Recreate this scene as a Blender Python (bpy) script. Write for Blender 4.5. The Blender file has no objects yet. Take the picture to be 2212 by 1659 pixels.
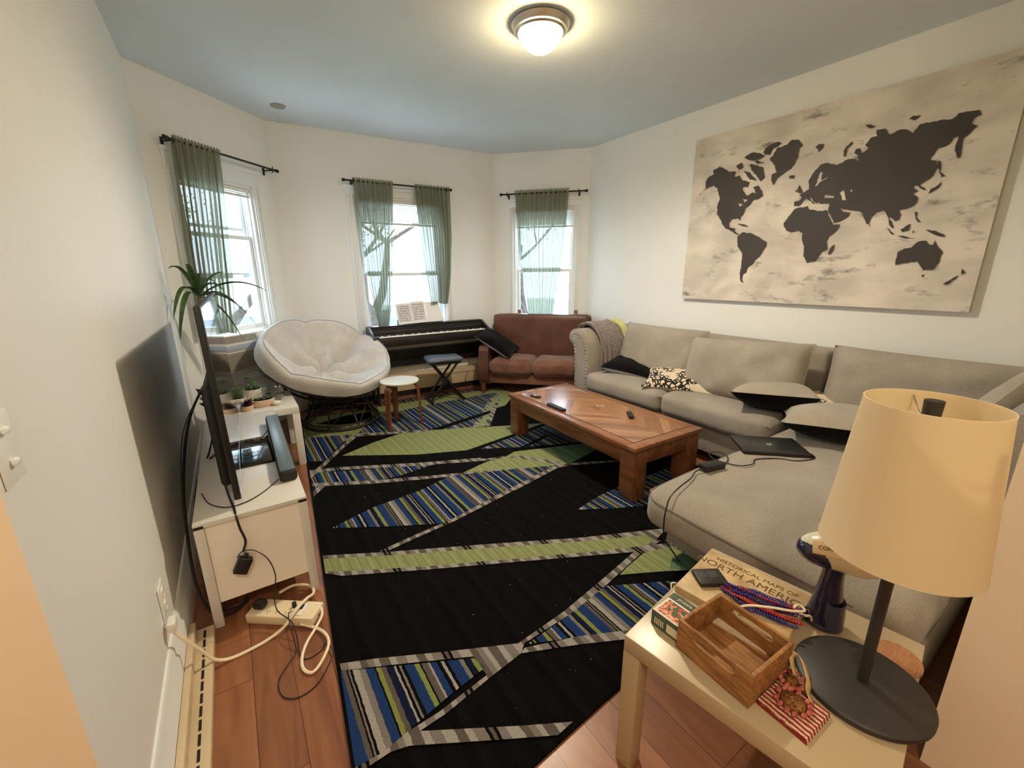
import bpy, bmesh, math, random
from mathutils import Vector, Matrix, noise
from mathutils.geometry import tessellate_polygon
sc = bpy.context.scene
COL = sc.collection
R_ = math.radians
random.seed(7)

# ------------------------------------------------------------------ camera
cam_d = bpy.data.cameras.new('camera')
cam_d.sensor_width = 36.0
cam_d.lens = 14.73
cam_d.clip_start = 0.01
cam = bpy.data.objects.new('camera', cam_d)
COL.objects.link(cam)
cam.matrix_world = Matrix(((0.831965, 0.148221, -0.534663, 0.0), (-0.554772, 0.208636, -0.805418, 0.0), (-0.00783, 0.966696, 0.255807, 1.40), (0, 0, 0, 1)))
sc.camera = cam

# ------------------------------------------------------------------ world, exposure
w = bpy.data.worlds.new('sky')
sc.world = w
w.use_nodes = True
nt = w.node_tree
nt.nodes.clear()
wo = nt.nodes.new('ShaderNodeOutputWorld')
bg = nt.nodes.new('ShaderNodeBackground')
rampw = nt.nodes.new('ShaderNodeValToRGB')
tcw = nt.nodes.new('ShaderNodeTexCoord')
sepw = nt.nodes.new('ShaderNodeSeparateXYZ')
nt.links.new(tcw.outputs['Generated'], sepw.inputs[0])
nt.links.new(sepw.outputs[2], rampw.inputs[0])
rampw.color_ramp.elements[0].position = 0.0
rampw.color_ramp.elements[0].color = (0.76, 0.89, 1.0, 1)
rampw.color_ramp.elements[1].position = 0.6
rampw.color_ramp.elements[1].color = (0.62, 0.82, 1.0, 1)
nt.links.new(rampw.outputs[0], bg.inputs[0])
bg.inputs[1].default_value = 4.6
nt.links.new(bg.outputs[0], wo.inputs[0])
sc.view_settings.view_transform = 'Standard'
sc.view_settings.look = 'None'
sc.view_settings.gamma = 1.0
sc.view_settings.use_curve_mapping = False
sc.view_settings.exposure = 1.22
sc.cycles.use_denoising = True
sc.cycles.max_bounces = 10
sc.cycles.diffuse_bounces = 6
sc.cycles.transparent_max_bounces = 24
sc.cycles.caustics_reflective = False
sc.cycles.caustics_refractive = False
sc.cycles.sample_clamp_indirect = 8.0

# ------------------------------------------------------------------ materials
def lin(c):
    f = lambda v: v / 12.92 if v <= 0.04045 else ((v + 0.055) / 1.055) ** 2.4
    return (f(c[0] / 255), f(c[1] / 255), f(c[2] / 255), 1)

def N(nt, t, **k):
    n = nt.nodes.new(t)
    for a, b in k.items():
        setattr(n, a, b)
    return n

def mat(name, col, rough=0.6, metal=0.0, var=None, scale=8.0, stretch=(1, 1, 1), bump=0.0, bscale=None, spec=0.5,
        sheen=0.0, coat=0.0, trans=0.0, emit=None, estr=0.0, alpha=None, detail=4.0):
    m = bpy.data.materials.new(name)
    m.use_nodes = True
    t = m.node_tree
    b = t.nodes['Principled BSDF']
    c = lin(col)
    b.inputs['Base Color'].default_value = c
    b.inputs['Roughness'].default_value = rough
    b.inputs['Metallic'].default_value = metal
    b.inputs['Specular IOR Level'].default_value = spec
    b.inputs['Sheen Weight'].default_value = sheen
    b.inputs['Coat Weight'].default_value = coat
    b.inputs['Transmission Weight'].default_value = trans
    tc = N(t, 'ShaderNodeTexCoord')
    mp = N(t, 'ShaderNodeMapping')
    mp.inputs['Scale'].default_value = stretch
    t.links.new(tc.outputs['Object'], mp.inputs[0])
    if var:
        nz = N(t, 'ShaderNodeTexNoise')
        nz.inputs['Scale'].default_value = scale
        nz.inputs['Detail'].default_value = detail
        t.links.new(mp.outputs[0], nz.inputs[0])
        r = N(t, 'ShaderNodeValToRGB')
        r.color_ramp.elements[0].position = 0.35
        r.color_ramp.elements[1].position = 0.65
        r.color_ramp.elements[0].color = lin(var)
        r.color_ramp.elements[1].color = c
        t.links.new(nz.outputs[0], r.inputs[0])
        t.links.new(r.outputs[0], b.inputs['Base Color'])
    if bump:
        n2 = N(t, 'ShaderNodeTexNoise')
        n2.inputs['Scale'].default_value = bscale or scale
        n2.inputs['Detail'].default_value = 5
        t.links.new(mp.outputs[0], n2.inputs[0])
        bp = N(t, 'ShaderNodeBump')
        bp.inputs['Strength'].default_value = bump
        bp.inputs['Distance'].default_value = 0.01
        t.links.new(n2.outputs[0], bp.inputs['Height'])
        t.links.new(bp.outputs[0], b.inputs['Normal'])
    if emit:
        b.inputs['Emission Color'].default_value = lin(emit)
        b.inputs['Emission Strength'].default_value = estr
    return m

def mixcol(t, a, b, fac, mode='MIX'):
    n = N(t, 'ShaderNodeMix', data_type='RGBA', blend_type=mode)
    n.inputs[0].default_value = 1.0
    if isinstance(fac, (int, float)):
        n.inputs[0].default_value = fac
    else:
        t.links.new(fac, n.inputs[0])
    for s, i in ((a, 6), (b, 7)):
        if isinstance(s, tuple):
            n.inputs[i].default_value = s
        else:
            t.links.new(s, n.inputs[i])
    return n.outputs[2]

def math_(t, op, a, b=None):
    n = N(t, 'ShaderNodeMath', operation=op)
    for s, i in ((a, 0), (b, 1)):
        if s is None:
            continue
        if isinstance(s, (int, float)):
            n.inputs[i].default_value = s
        else:
            t.links.new(s, n.inputs[i])
    return n.outputs[0]

def wood(name, c1, c2, scale=3.0, stretch=(1, 12, 12), rough=0.4, coat=0.0, bump=0.02):
    m = mat(name, c1, rough, var=c2, scale=scale, stretch=stretch, bump=bump, bscale=scale * 2, coat=coat, detail=6)
    return m

def wall_paint(name, c, var, bump=0.06):
    return mat(name, c, 0.55, var=var, scale=1.3, bump=bump, bscale=26, spec=0.4)

PAINT = wall_paint('cream_wall_paint', (234, 236, 235), (230, 232, 230))
HALLP = wall_paint('hall_wall_paint', (246, 234, 212), (242, 229, 206))
CEILP = wall_paint('ceiling_paint', (220, 229, 235), (214, 223, 229), 0.14)
TRIM = mat('white_trim_paint', (230, 234, 236), 0.4)
BEIGE = mat('beige_heater_enamel', (208, 190, 158), 0.45, var=(196, 176, 142), scale=5)
BLACK = mat('black_plastic', (22, 22, 24), 0.45)
BLACKM = mat('black_metal', (26, 25, 26), 0.45, metal=0.3)
BLKGLOSS = mat('black_gloss', (8, 8, 9), 0.06)
WHITEP = mat('white_plastic', (232, 230, 222), 0.4)
LACK = mat('white_foil', (222, 220, 214), 0.28, var=(216, 213, 206), scale=3)
LACKN = mat('white_foil_darkened_for_light', (184, 168, 138), 0.3, var=(178, 161, 130), scale=3)  # white foil copy; overbright lamp light is countered in its darker, warmer colour
CHROME = mat('chrome', (220, 220, 220), 0.12, metal=1)
SILVER = mat('brushed_nickel', (196, 188, 176), 0.35, metal=0.9)

def floor_material():
    m = bpy.data.materials.new('cherry_laminate_planks')
    m.use_nodes = True
    t = m.node_tree
    b = t.nodes['Principled BSDF']
    tc = N(t, 'ShaderNodeTexCoord')
    mp = N(t, 'ShaderNodeMapping')
    mp.inputs['Rotation'].default_value = (0, 0, R_(90))
    t.links.new(tc.outputs['Object'], mp.inputs[0])
    br = N(t, 'ShaderNodeTexBrick')
    br.offset = 0.37
    br.inputs['Color1'].default_value = (0, 0, 0, 1)
    br.inputs['Color2'].default_value = (1, 1, 1, 1)
    br.inputs['Mortar'].default_value = (0.2, 0.2, 0.2, 1)
    br.inputs['Scale'].default_value = 1.0
    br.inputs['Mortar Size'].default_value = 0.0012
    br.inputs['Brick Width'].default_value = 1.1
    br.inputs['Row Height'].default_value = 0.125
    t.links.new(mp.outputs[0], br.inputs[0])
    mp2 = N(t, 'ShaderNodeMapping')
    mp2.inputs['Scale'].default_value = (14, 1.6, 1)
    t.links.new(tc.outputs['Object'], mp2.inputs[0])
    off = N(t, 'ShaderNodeVectorMath', operation='ADD')
    t.links.new(mp2.outputs[0], off.inputs[0])
    mul = N(t, 'ShaderNodeVectorMath', operation='SCALE')
    t.links.new(br.outputs['Color'], mul.inputs[0])
    mul.inputs['Scale'].default_value = 9.0
    t.links.new(mul.outputs[0], off.inputs[1])
    nz = N(t, 'ShaderNodeTexNoise')
    nz.inputs['Scale'].default_value = 1.0
    nz.inputs['Detail'].default_value = 8
    nz.inputs['Distortion'].default_value = 1.6
    t.links.new(off.outputs[0], nz.inputs[0])
    r = N(t, 'ShaderNodeValToRGB')
    e = r.color_ramp.elements
    e[0].position = 0.3
    e[0].color = lin((118, 74, 50))
    e[1].position = 0.7
    e[1].color = lin((172, 120, 86))
    t.links.new(nz.outputs[0], r.inputs[0])
    c2 = mixcol(t, r.outputs[0], lin((140, 88, 60)), 0.35)
    tone = N(t, 'ShaderNodeValToRGB')
    tone.color_ramp.elements[0].color = (0.72, 0.68, 0.66, 1)
    tone.color_ramp.elements[1].color = (1.08, 1.05, 1.0, 1)
    t.links.new(br.outputs['Color'], tone.inputs[0])
    c3 = mixcol(t, c2, tone.outputs[0], 1.0, 'MULTIPLY')
    c4 = mixcol(t, c3, lin((70, 40, 26)), br.outputs['Fac'])
    t.links.new(c4, b.inputs['Base Color'])
    b.inputs['Roughness'].default_value = 0.32
    return m
FLOORM = floor_material()

def fabric(name, c, var, scale=180, bump=0.25, sheen=0.2, stretch=(1, 1, 1)):
    m = mat(name, c, 0.95, var=var, scale=scale, stretch=stretch, bump=bump, bscale=scale * 1.3, spec=0.1, sheen=sheen)
    # a second, broad tone variation of the cloth
    t = m.node_tree
    b = t.nodes['Principled BSDF']
    src = b.inputs['Base Color'].links[0].from_socket
    tc = N(t, 'ShaderNodeTexCoord')
    nz = N(t, 'ShaderNodeTexNoise')
    nz.inputs['Scale'].default_value = 5
    t.links.new(tc.outputs['Object'], nz.inputs[0])
    rr = N(t, 'ShaderNodeValToRGB')
    rr.color_ramp.elements[0].position = 0.3
    rr.color_ramp.elements[1].position = 0.7
    rr.color_ramp.elements[0].color = (0.86, 0.86, 0.86, 1)
    rr.color_ramp.elements[1].color = (1.06, 1.06, 1.06, 1)
    t.links.new(nz.outputs[0], rr.inputs[0])
    t.links.new(mixcol(t, src, rr.outputs[0], 1.0, 'MULTIPLY'), b.inputs['Base Color'])
    return m
LINEN = fabric('grey_beige_linen', (172, 164, 154), (146, 138, 127), 330, stretch=(1, 1, 1))
PILLG = fabric('grey_linen_pillow', (180, 172, 159), (158, 150, 137), 330)
PAPF = fabric('pale_grey_canvas', (206, 203, 200), (196, 192, 188), 90, 0.12)
BLKF = fabric('black_plush', (15, 14, 16), (8, 8, 9), 60, 0.5, 0.06)
THROW = fabric('taupe_fur_throw', (150, 140, 136), (112, 102, 98), 70, 0.8, 0.5)
YELT = fabric('pale_yellow_throw', (206, 206, 148), (188, 188, 128), 60, 0.4)
BROWNS = mat('brown_suede', (134, 92, 76), 0.85, var=(108, 72, 58), scale=7, bump=0.2, bscale=120, spec=0.15, sheen=0.35)
BROWNL = mat('brown_leather', (102, 66, 53), 0.42, var=(84, 52, 42), scale=6, bump=0.12, bscale=40)
TABW = wood('oak_frame', (154, 104, 70), (118, 76, 50), 2.4, (14, 1.5, 14), 0.28, 0.15)
TABW2 = wood('oak_rail', (142, 92, 58), (104, 64, 40), 2.4, (14, 1.5, 6), 0.3, 0.1)
CRATE = wood('brown_crate_wood', (170, 122, 72), (122, 82, 46), 5, (18, 3, 18), 0.5)
BENTW = wood('walnut_veneer', (134, 82, 54), (100, 58, 38), 5, (6, 6, 1), 0.4)
RATTAN = mat('dark_rattan', (44, 36, 32), 0.5, var=(26, 20, 18), scale=60, bump=0.3, bscale=120)
ROSEW = wood('dark_rosewood', (34, 29, 30), (22, 18, 19), 4, (2, 14, 14), 0.35)
LAMPSH = None
GREEN = mat('leaf_green', (74, 104, 52), 0.45, var=(48, 78, 34), scale=20)
CACT = mat('cactus_green', (84, 104, 72), 0.7, var=(58, 76, 50), scale=40, bump=0.4, bscale=90)
PURP = mat('purple_leaves', (84, 50, 66), 0.5, var=(52, 30, 42), scale=20)
SOIL = mat('dark_soil', (70, 58, 48), 0.95, var=(40, 32, 26), scale=60, bump=0.5, bscale=120)
CERAM = mat('white_ceramic', (226, 220, 208), 0.25)
CERAM2 = mat('blush_ceramic', (214, 184, 158), 0.4)
NAVY = mat('navy_plastic', (34, 36, 70), 0.18, coat=0.5)

def two_shader(name, kind):
    m = bpy.data.materials.new(name)
    m.use_nodes = True
    t = m.node_tree
    t.nodes.clear()
    o = N(t, 'ShaderNodeOutputMaterial')
    tr = N(t, 'ShaderNodeBsdfTransparent')
    mx = N(t, 'ShaderNodeMixShader')
    if kind == 'pane':
        gl = N(t, 'ShaderNodeBsdfGlossy')
        gl.inputs['Roughness'].default_value = 0.02
        mx.inputs[0].default_value = 0.07
        tr.inputs[0].default_value = (0.97, 0.99, 1, 1)
        t.links.new(tr.outputs[0], mx.inputs[1])
        t.links.new(gl.outputs[0], mx.inputs[2])
    elif kind == 'bowl':
        gl = N(t, 'ShaderNodeBsdfGlossy')
        gl.inputs['Roughness'].default_value = 0.03
        lw = N(t, 'ShaderNodeLayerWeight')
        lw.inputs[0].default_value = 0.35
        mulv = math_(t, 'MULTIPLY_ADD', lw.outputs['Facing'], 0.7)
        t.links.new(mulv, mx.inputs[0])
        mulv.node.inputs[2].default_value = 0.06
        tr.inputs[0].default_value = (0.93, 0.96, 0.97, 1)
        t.links.new(tr.outputs[0], mx.inputs[1])
        t.links.new(gl.outputs[0], mx.inputs[2])
    else:
        df = N(t, 'ShaderNodeBsdfDiffuse')
        tl = N(t, 'ShaderNodeBsdfTranslucent')
        c, tc_, f = kind
        df.inputs[0].default_value = lin(c)
        tl.inputs[0].default_value = lin(tc_)
        m2 = N(t, 'ShaderNodeMixShader')
        m2.inputs[0].default_value = 0.5
        t.links.new(df.outputs[0], m2.inputs[1])
        t.links.new(tl.outputs[0], m2.inputs[2])
        mx.inputs[0].default_value = f
        t.links.new(tr.outputs[0], mx.inputs[1])
        t.links.new(m2.outputs[0], mx.inputs[2])
    t.links.new(mx.outputs[0], o.inputs[0])
    return m
PANE = two_shader('window_glass', 'pane')
BOWL = two_shader('clear_bowl_glass', 'bowl')
SHEER = two_shader('sage_sheer_voile', ((158, 158, 138), (134, 140, 122), 0.91))
SHADEM = two_shader('cream_lamp_linen', ((244, 234, 208), (246, 234, 204), 1.0))

# ------------------------------------------------------------------ geometry helpers
class G:
    def __init__(s):
        s.bm = bmesh.new()
        s.mi = 0
        s.M = Matrix.Identity(4)

    def _merge(s, tb, M=None, mi=None, smooth=None):
        if mi is None:
            mi = s.mi
        M = s.M @ (M or Matrix.Identity(4))
        tb.verts.ensure_lookup_table()
        vm = [s.bm.verts.new(M @ v.co) for v in tb.verts]
        for f in tb.faces:
            try:
                nf = s.bm.faces.new([vm[v.index] for v in f.verts])
                nf.material_index = mi
            except ValueError:
                pass
        tb.free()
        return s

    def box(s, x0, x1, y0, y1, z0, z1, bev=0.0, mi=None, M=None, seg=2):
        tb = bmesh.new()
        bmesh.ops.create_cube(tb, size=1.0)
        for v in tb.verts:
            v.co = Vector((x0 + (v.co.x + .5) * (x1 - x0), y0 + (v.co.y + .5) * (y1 - y0), z0 + (v.co.z + .5) * (z1 - z0)))
        if bev > 0:
            bmesh.ops.bevel(tb, geom=list(tb.edges), offset=bev, segments=seg, affect='EDGES', profile=0.5)
        tb.verts.index_update()
        return s._merge(tb, M, mi)

    def cyl(s, p0, p1, r0, r1=None, seg=20, mi=None, M=None, cap=True):
        r1 = r0 if r1 is None else r1
        return s.tube([p0, p1], [r0, r1], seg, mi=mi, M=M, cap=cap)

    def tube(s, pts, r, seg=8, closed=False, mi=None, M=None, cap=True):
        P = [Vector(p) for p in pts]
        n = len(P)
        rr = r if isinstance(r, (list, tuple)) else [r] * n
        tb = bmesh.new()
        rings = []
        prev = None
        for i in range(n):
            if closed:
                d = P[(i + 1) % n] - P[i - 1]
            else:
                d = P[min(i + 1, n - 1)] - P[max(i - 1, 0)]
            d.normalize()
            if prev is None:
                a = Vector((0, 0, 1)) if abs(d.z) < 0.9 else Vector((1, 0, 0))
                u = d.cross(a).normalized()
            else:
                u = (prev - d * prev.dot(d))
                u = u.normalized() if u.length > 1e-6 else d.orthogonal().normalized()
            prev = u
            v = d.cross(u)
            rings.append([tb.verts.new(P[i] + (u * math.cos(2 * math.pi * k / seg) + v * math.sin(2 * math.pi * k / seg)) * rr[i]) for k in range(seg)])
        m = n if closed else n - 1
        for i in range(m):
            a, b = rings[i], rings[(i + 1) % n]
            for k in range(seg):
                tb.faces.new((a[k], a[(k + 1) % seg], b[(k + 1) % seg], b[k]))
        if cap and not closed:
            tb.faces.new(rings[0][::-1])
            tb.faces.new(rings[-1])
        tb.verts.index_update()
        return s._merge(tb, M, mi)

    def lathe(s, prof, c=(0, 0, 0), seg=32, mi=None, M=None, sx=1.0, sy=1.0):
        tb = bmesh.new()
        rings = []
        for r, z in prof:
            if r < 1e-5:
                rings.append([tb.verts.new((c[0], c[1], c[2] + z))])
            else:
                rings.append([tb.verts.new((c[0] + r * sx * math.cos(2 * math.pi * k / seg), c[1] + r * sy * math.sin(2 * math.pi * k / seg), c[2] + z)) for k in range(seg)])
        for a, b in zip(rings, rings[1:]):
            for k in range(seg):
                k2 = (k + 1) % seg
                if len(a) == 1 and len(b) == 1:
                    continue
                if len(a) == 1:
                    tb.faces.new((a[0], b[k2], b[k]))
                elif len(b) == 1:
                    tb.faces.new((a[k], a[k2], b[0]))
                else:
                    tb.faces.new((a[k], a[k2], b[k2], b[k]))
        tb.verts.index_update()
        return s._merge(tb, M, mi)

    def poly(s, pts, mi=None, M=None):
        """flat polygon (any outline) from 3D points"""
        tb = bmesh.new()
        vs = [tb.verts.new(p) for p in pts]
        for tri in tessellate_polygon([[Vector(p) for p in pts]]):
            try:
                tb.faces.new([vs[i] for i in tri])
            except ValueError:
                pass
        tb.verts.index_update()
        return s._merge(tb, M, mi)

    def prism(s, pts, h, axis='z', mi=None, M=None):
        """pts 2D outline extruded along the axis between h[0] and h[1]"""
        def P(p, t):
            return {'z': (p[0], p[1], t), 'x': (t, p[0], p[1]), 'y': (p[0], t, p[1])}[axis]
        tb = bmesh.new()
        a = [tb.verts.new(P(p, h[0])) for p in pts]
        b = [tb.verts.new(P(p, h[1])) for p in pts]
        n = len(pts)
        for i in range(n):
            j = (i + 1) % n
            tb.faces.new((a[i], a[j], b[j], b[i]))
        for vs, t in ((a, h[0]), (b, h[1])):
            for tri in tessellate_polygon([[Vector((p[0], p[1], 0)) for p in pts]]):
                tb.faces.new([vs[i] for i in tri])
        bmesh.ops.recalc_face_normals(tb, faces=tb.faces)
        tb.verts.index_update()
        return s._merge(tb, M, mi)

    def grid(s, fn, nu, nv, mi=None, M=None, closeu=False, closev=False):
        tb = bmesh.new()
        V = [[tb.verts.new(fn(i / nu, j / nv)) for j in range(nv if closev else nv + 1)] for i in range(nu if closeu else nu + 1)]
        for i in range(nu):
            for j in range(nv):
                i2 = (i + 1) % len(V)
                j2 = (j + 1) % len(V[0])
                tb.faces.new((V[i][j], V[i2][j], V[i2][j2], V[i][j2]))
        tb.verts.index_update()
        return s._merge(tb, M, mi)

    def ball(s, c, r, seg=12, mi=None, M=None, sc=(1, 1, 1)):
        tb = bmesh.new()
        bmesh.ops.create_uvsphere(tb, u_segments=seg, v_segments=max(4, seg // 2 + 1), radius=r)
        for v in tb.verts:
            v.co = Vector((v.co.x * sc[0] + c[0], v.co.y * sc[1] + c[1], v.co.z * sc[2] + c[2]))
        tb.verts.index_update()
        return s._merge(tb, M, mi)

    def cushion(s, x0, x1, y0, y1, z0, z1, r=0.05, puff=0.02, n=14, wob=0.004, mi=None, M=None, seed=0.0):
        """upholstered block: rounded edges, slightly crowned faces, small wrinkles"""
        tb = bmesh.new()
        bmesh.ops.create_cube(tb, size=2.0)
        bmesh.ops.subdivide_edges(tb, edges=list(tb.edges), cuts=n, use_grid_fill=True)
        hx, hy, hz = (x1 - x0) / 2, (y1 - y0) / 2, (z1 - z0) / 2
        c = Vector(((x0 + x1) / 2, (y0 + y1) / 2, (z0 + z1) / 2))
        r = min(r, hx, hy, hz) * 0.999
        for v in tb.verts:
            p = v.co.copy()
            # denser near the edges
            q = Vector([math.copysign(abs(t) ** 0.75, t) for t in p])
            P = Vector((q.x * hx, q.y * hy, q.z * hz))
            inner = Vector((max(-hx + r, min(hx - r, P.x)), max(-hy + r, min(hy - r, P.y)), max(-hz + r, min(hz - r, P.z))))
            d = P - inner
            if d.length > 1e-9:
                P = inner + d.normalized() * r
            pf = puff
            if abs(p.z) > 0.999:
                P.z += math.copysign(pf * (1 - q.x ** 4) * (1 - q.y ** 4), p.z)
            elif abs(p.x) > 0.999:
                P.x += math.copysign(pf * (1 - q.y ** 4) * (1 - q.z ** 2), p.x)
            else:
                P.y += math.copysign(pf * 0.6 * (1 - q.x ** 4) * (1 - q.z ** 2), p.y)
            nn = noise.noise_vector((P + c) * 5.0 + Vector((seed, seed, 0))) * wob * 2
            P += nn
            v.co = P + c
        tb.verts.index_update()
        return s._merge(tb, M, mi)

    def pillow(s, w, h, t, n=22, pinch=0.10, mi_b=None, mi=None, M=None, wob=0.006, seed=0.0, ex=2.6):
        """thrown pillow lying in its own XY plane, front +Z, back -Z"""
        for side in (1, -1):
            def fn(a, b):
                u, v = 2 * a - 1, 2 * b - 1
                k = max(0.0, (1 - abs(u) ** ex) * (1 - abs(v) ** ex)) ** 0.5
                x = w / 2 * u * (1 - pinch * (1 - v * v))
                y = h / 2 * v * (1 - pinch * (1 - u * u))
                z = side * t / 2 * k
                wv = noise.noise(Vector((x * 7 + seed, y * 7, side))) * wob * 2 * k
                return (x, y, z + wv)
            s.grid(fn, n, n, M=M, mi=(mi_b if (side < 0 and mi_b is not None) else mi))
        return s

def build(name, g, mats, parent=None, M=None, sharp=40, label=None, kind=None, cat=None, group=None, loc=None, rz=0.0, weld=True):
    if weld:
        bmesh.ops.remove_doubles(g.bm, verts=g.bm.verts, dist=1e-5)
    me = bpy.data.meshes.new(name)
    g.bm.to_mesh(me)
    g.bm.free()
    if not isinstance(mats, (list, tuple)):
        mats = [mats]
    for m in mats:
        me.materials.append(m)
    me.polygons.foreach_set('use_smooth', [True] * len(me.polygons))
    me.set_sharp_from_angle(angle=R_(sharp))
    o = bpy.data.objects.new(name, me)
    COL.objects.link(o)
    if loc is not None:
        o.location = loc
        o.rotation_euler = (0, 0, rz)
    if M is not None:
        o.matrix_local = M
    if parent:
        o.parent = parent
    if label:
        o['label'] = label
    if kind:
        o['kind'] = kind
    if cat:
        o['category'] = cat
    if group:
        o['group'] = group
    return o

def thing(name, label, cat, loc=(0, 0, 0), rz=0.0, group=None, kind=None):
    o = bpy.data.objects.new(name, None)
    o.empty_display_size = 0.1
    COL.objects.link(o)
    o.location = loc
    o.rotation_euler = (0, 0, rz)
    if label:
        o['label'] = label
        o['category'] = cat
    if group:
        o['group'] = group
    if kind:
        o['kind'] = kind
    return o

def copy_tree(o, parent=None):
    c = o.copy()
    COL.objects.link(c)
    if parent:
        c.parent = parent
    for ch in [k for k in bpy.data.objects if k.parent == o]:
        copy_tree(ch, c)
    return c

def text_into(g, s, size, M, mi=0, depth=0.0004, bold=0.0):
    cu = bpy.data.curves.new('t', 'FONT')
    cu.body = s
    cu.size = size
    cu.align_x = 'CENTER'
    cu.extrude = depth
    cu.offset = bold
    ob = bpy.data.objects.new('t', cu)
    COL.objects.link(ob)
    dg = bpy.context.evaluated_depsgraph_get()
    me = bpy.data.meshes.new_from_object(ob.evaluated_get(dg))
    tb = bmesh.new()
    tb.from_mesh(me)
    tb.verts.index_update()
    g._merge(tb, M, mi)
    bpy.data.objects.remove(ob)
    bpy.data.curves.remove(cu)
    bpy.data.meshes.remove(me)

def smooth_path(pts, n=8, closed=False):
    P = [Vector(p) for p in pts]
    out = []
    m = len(P)
    for i in range(m if closed else m - 1):
        if closed:
            a, b, c, d = P[(i - 1) % m], P[i], P[(i + 1) % m], P[(i + 2) % m]
        else:
            a, b, c, d = P[max(i - 1, 0)], P[i], P[i + 1], P[min(i + 2, m - 1)]
        for k in range(n):
            t = k / n
            out.append(0.5 * ((2 * b) + (c - a) * t + (2 * a - 5 * b + 4 * c - d) * t * t + (3 * b - a - 3 * c + d) * t ** 3))
    if not closed:
        out.append(P[-1])
    return out

def T4(x=0, y=0, z=0):
    return Matrix.Translation((x, y, z))

def RX(a): return Matrix.Rotation(R_(a), 4, 'X')
def RY(a): return Matrix.Rotation(R_(a), 4, 'Y')
def RZ(a): return Matrix.Rotation(R_(a), 4, 'Z')

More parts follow.
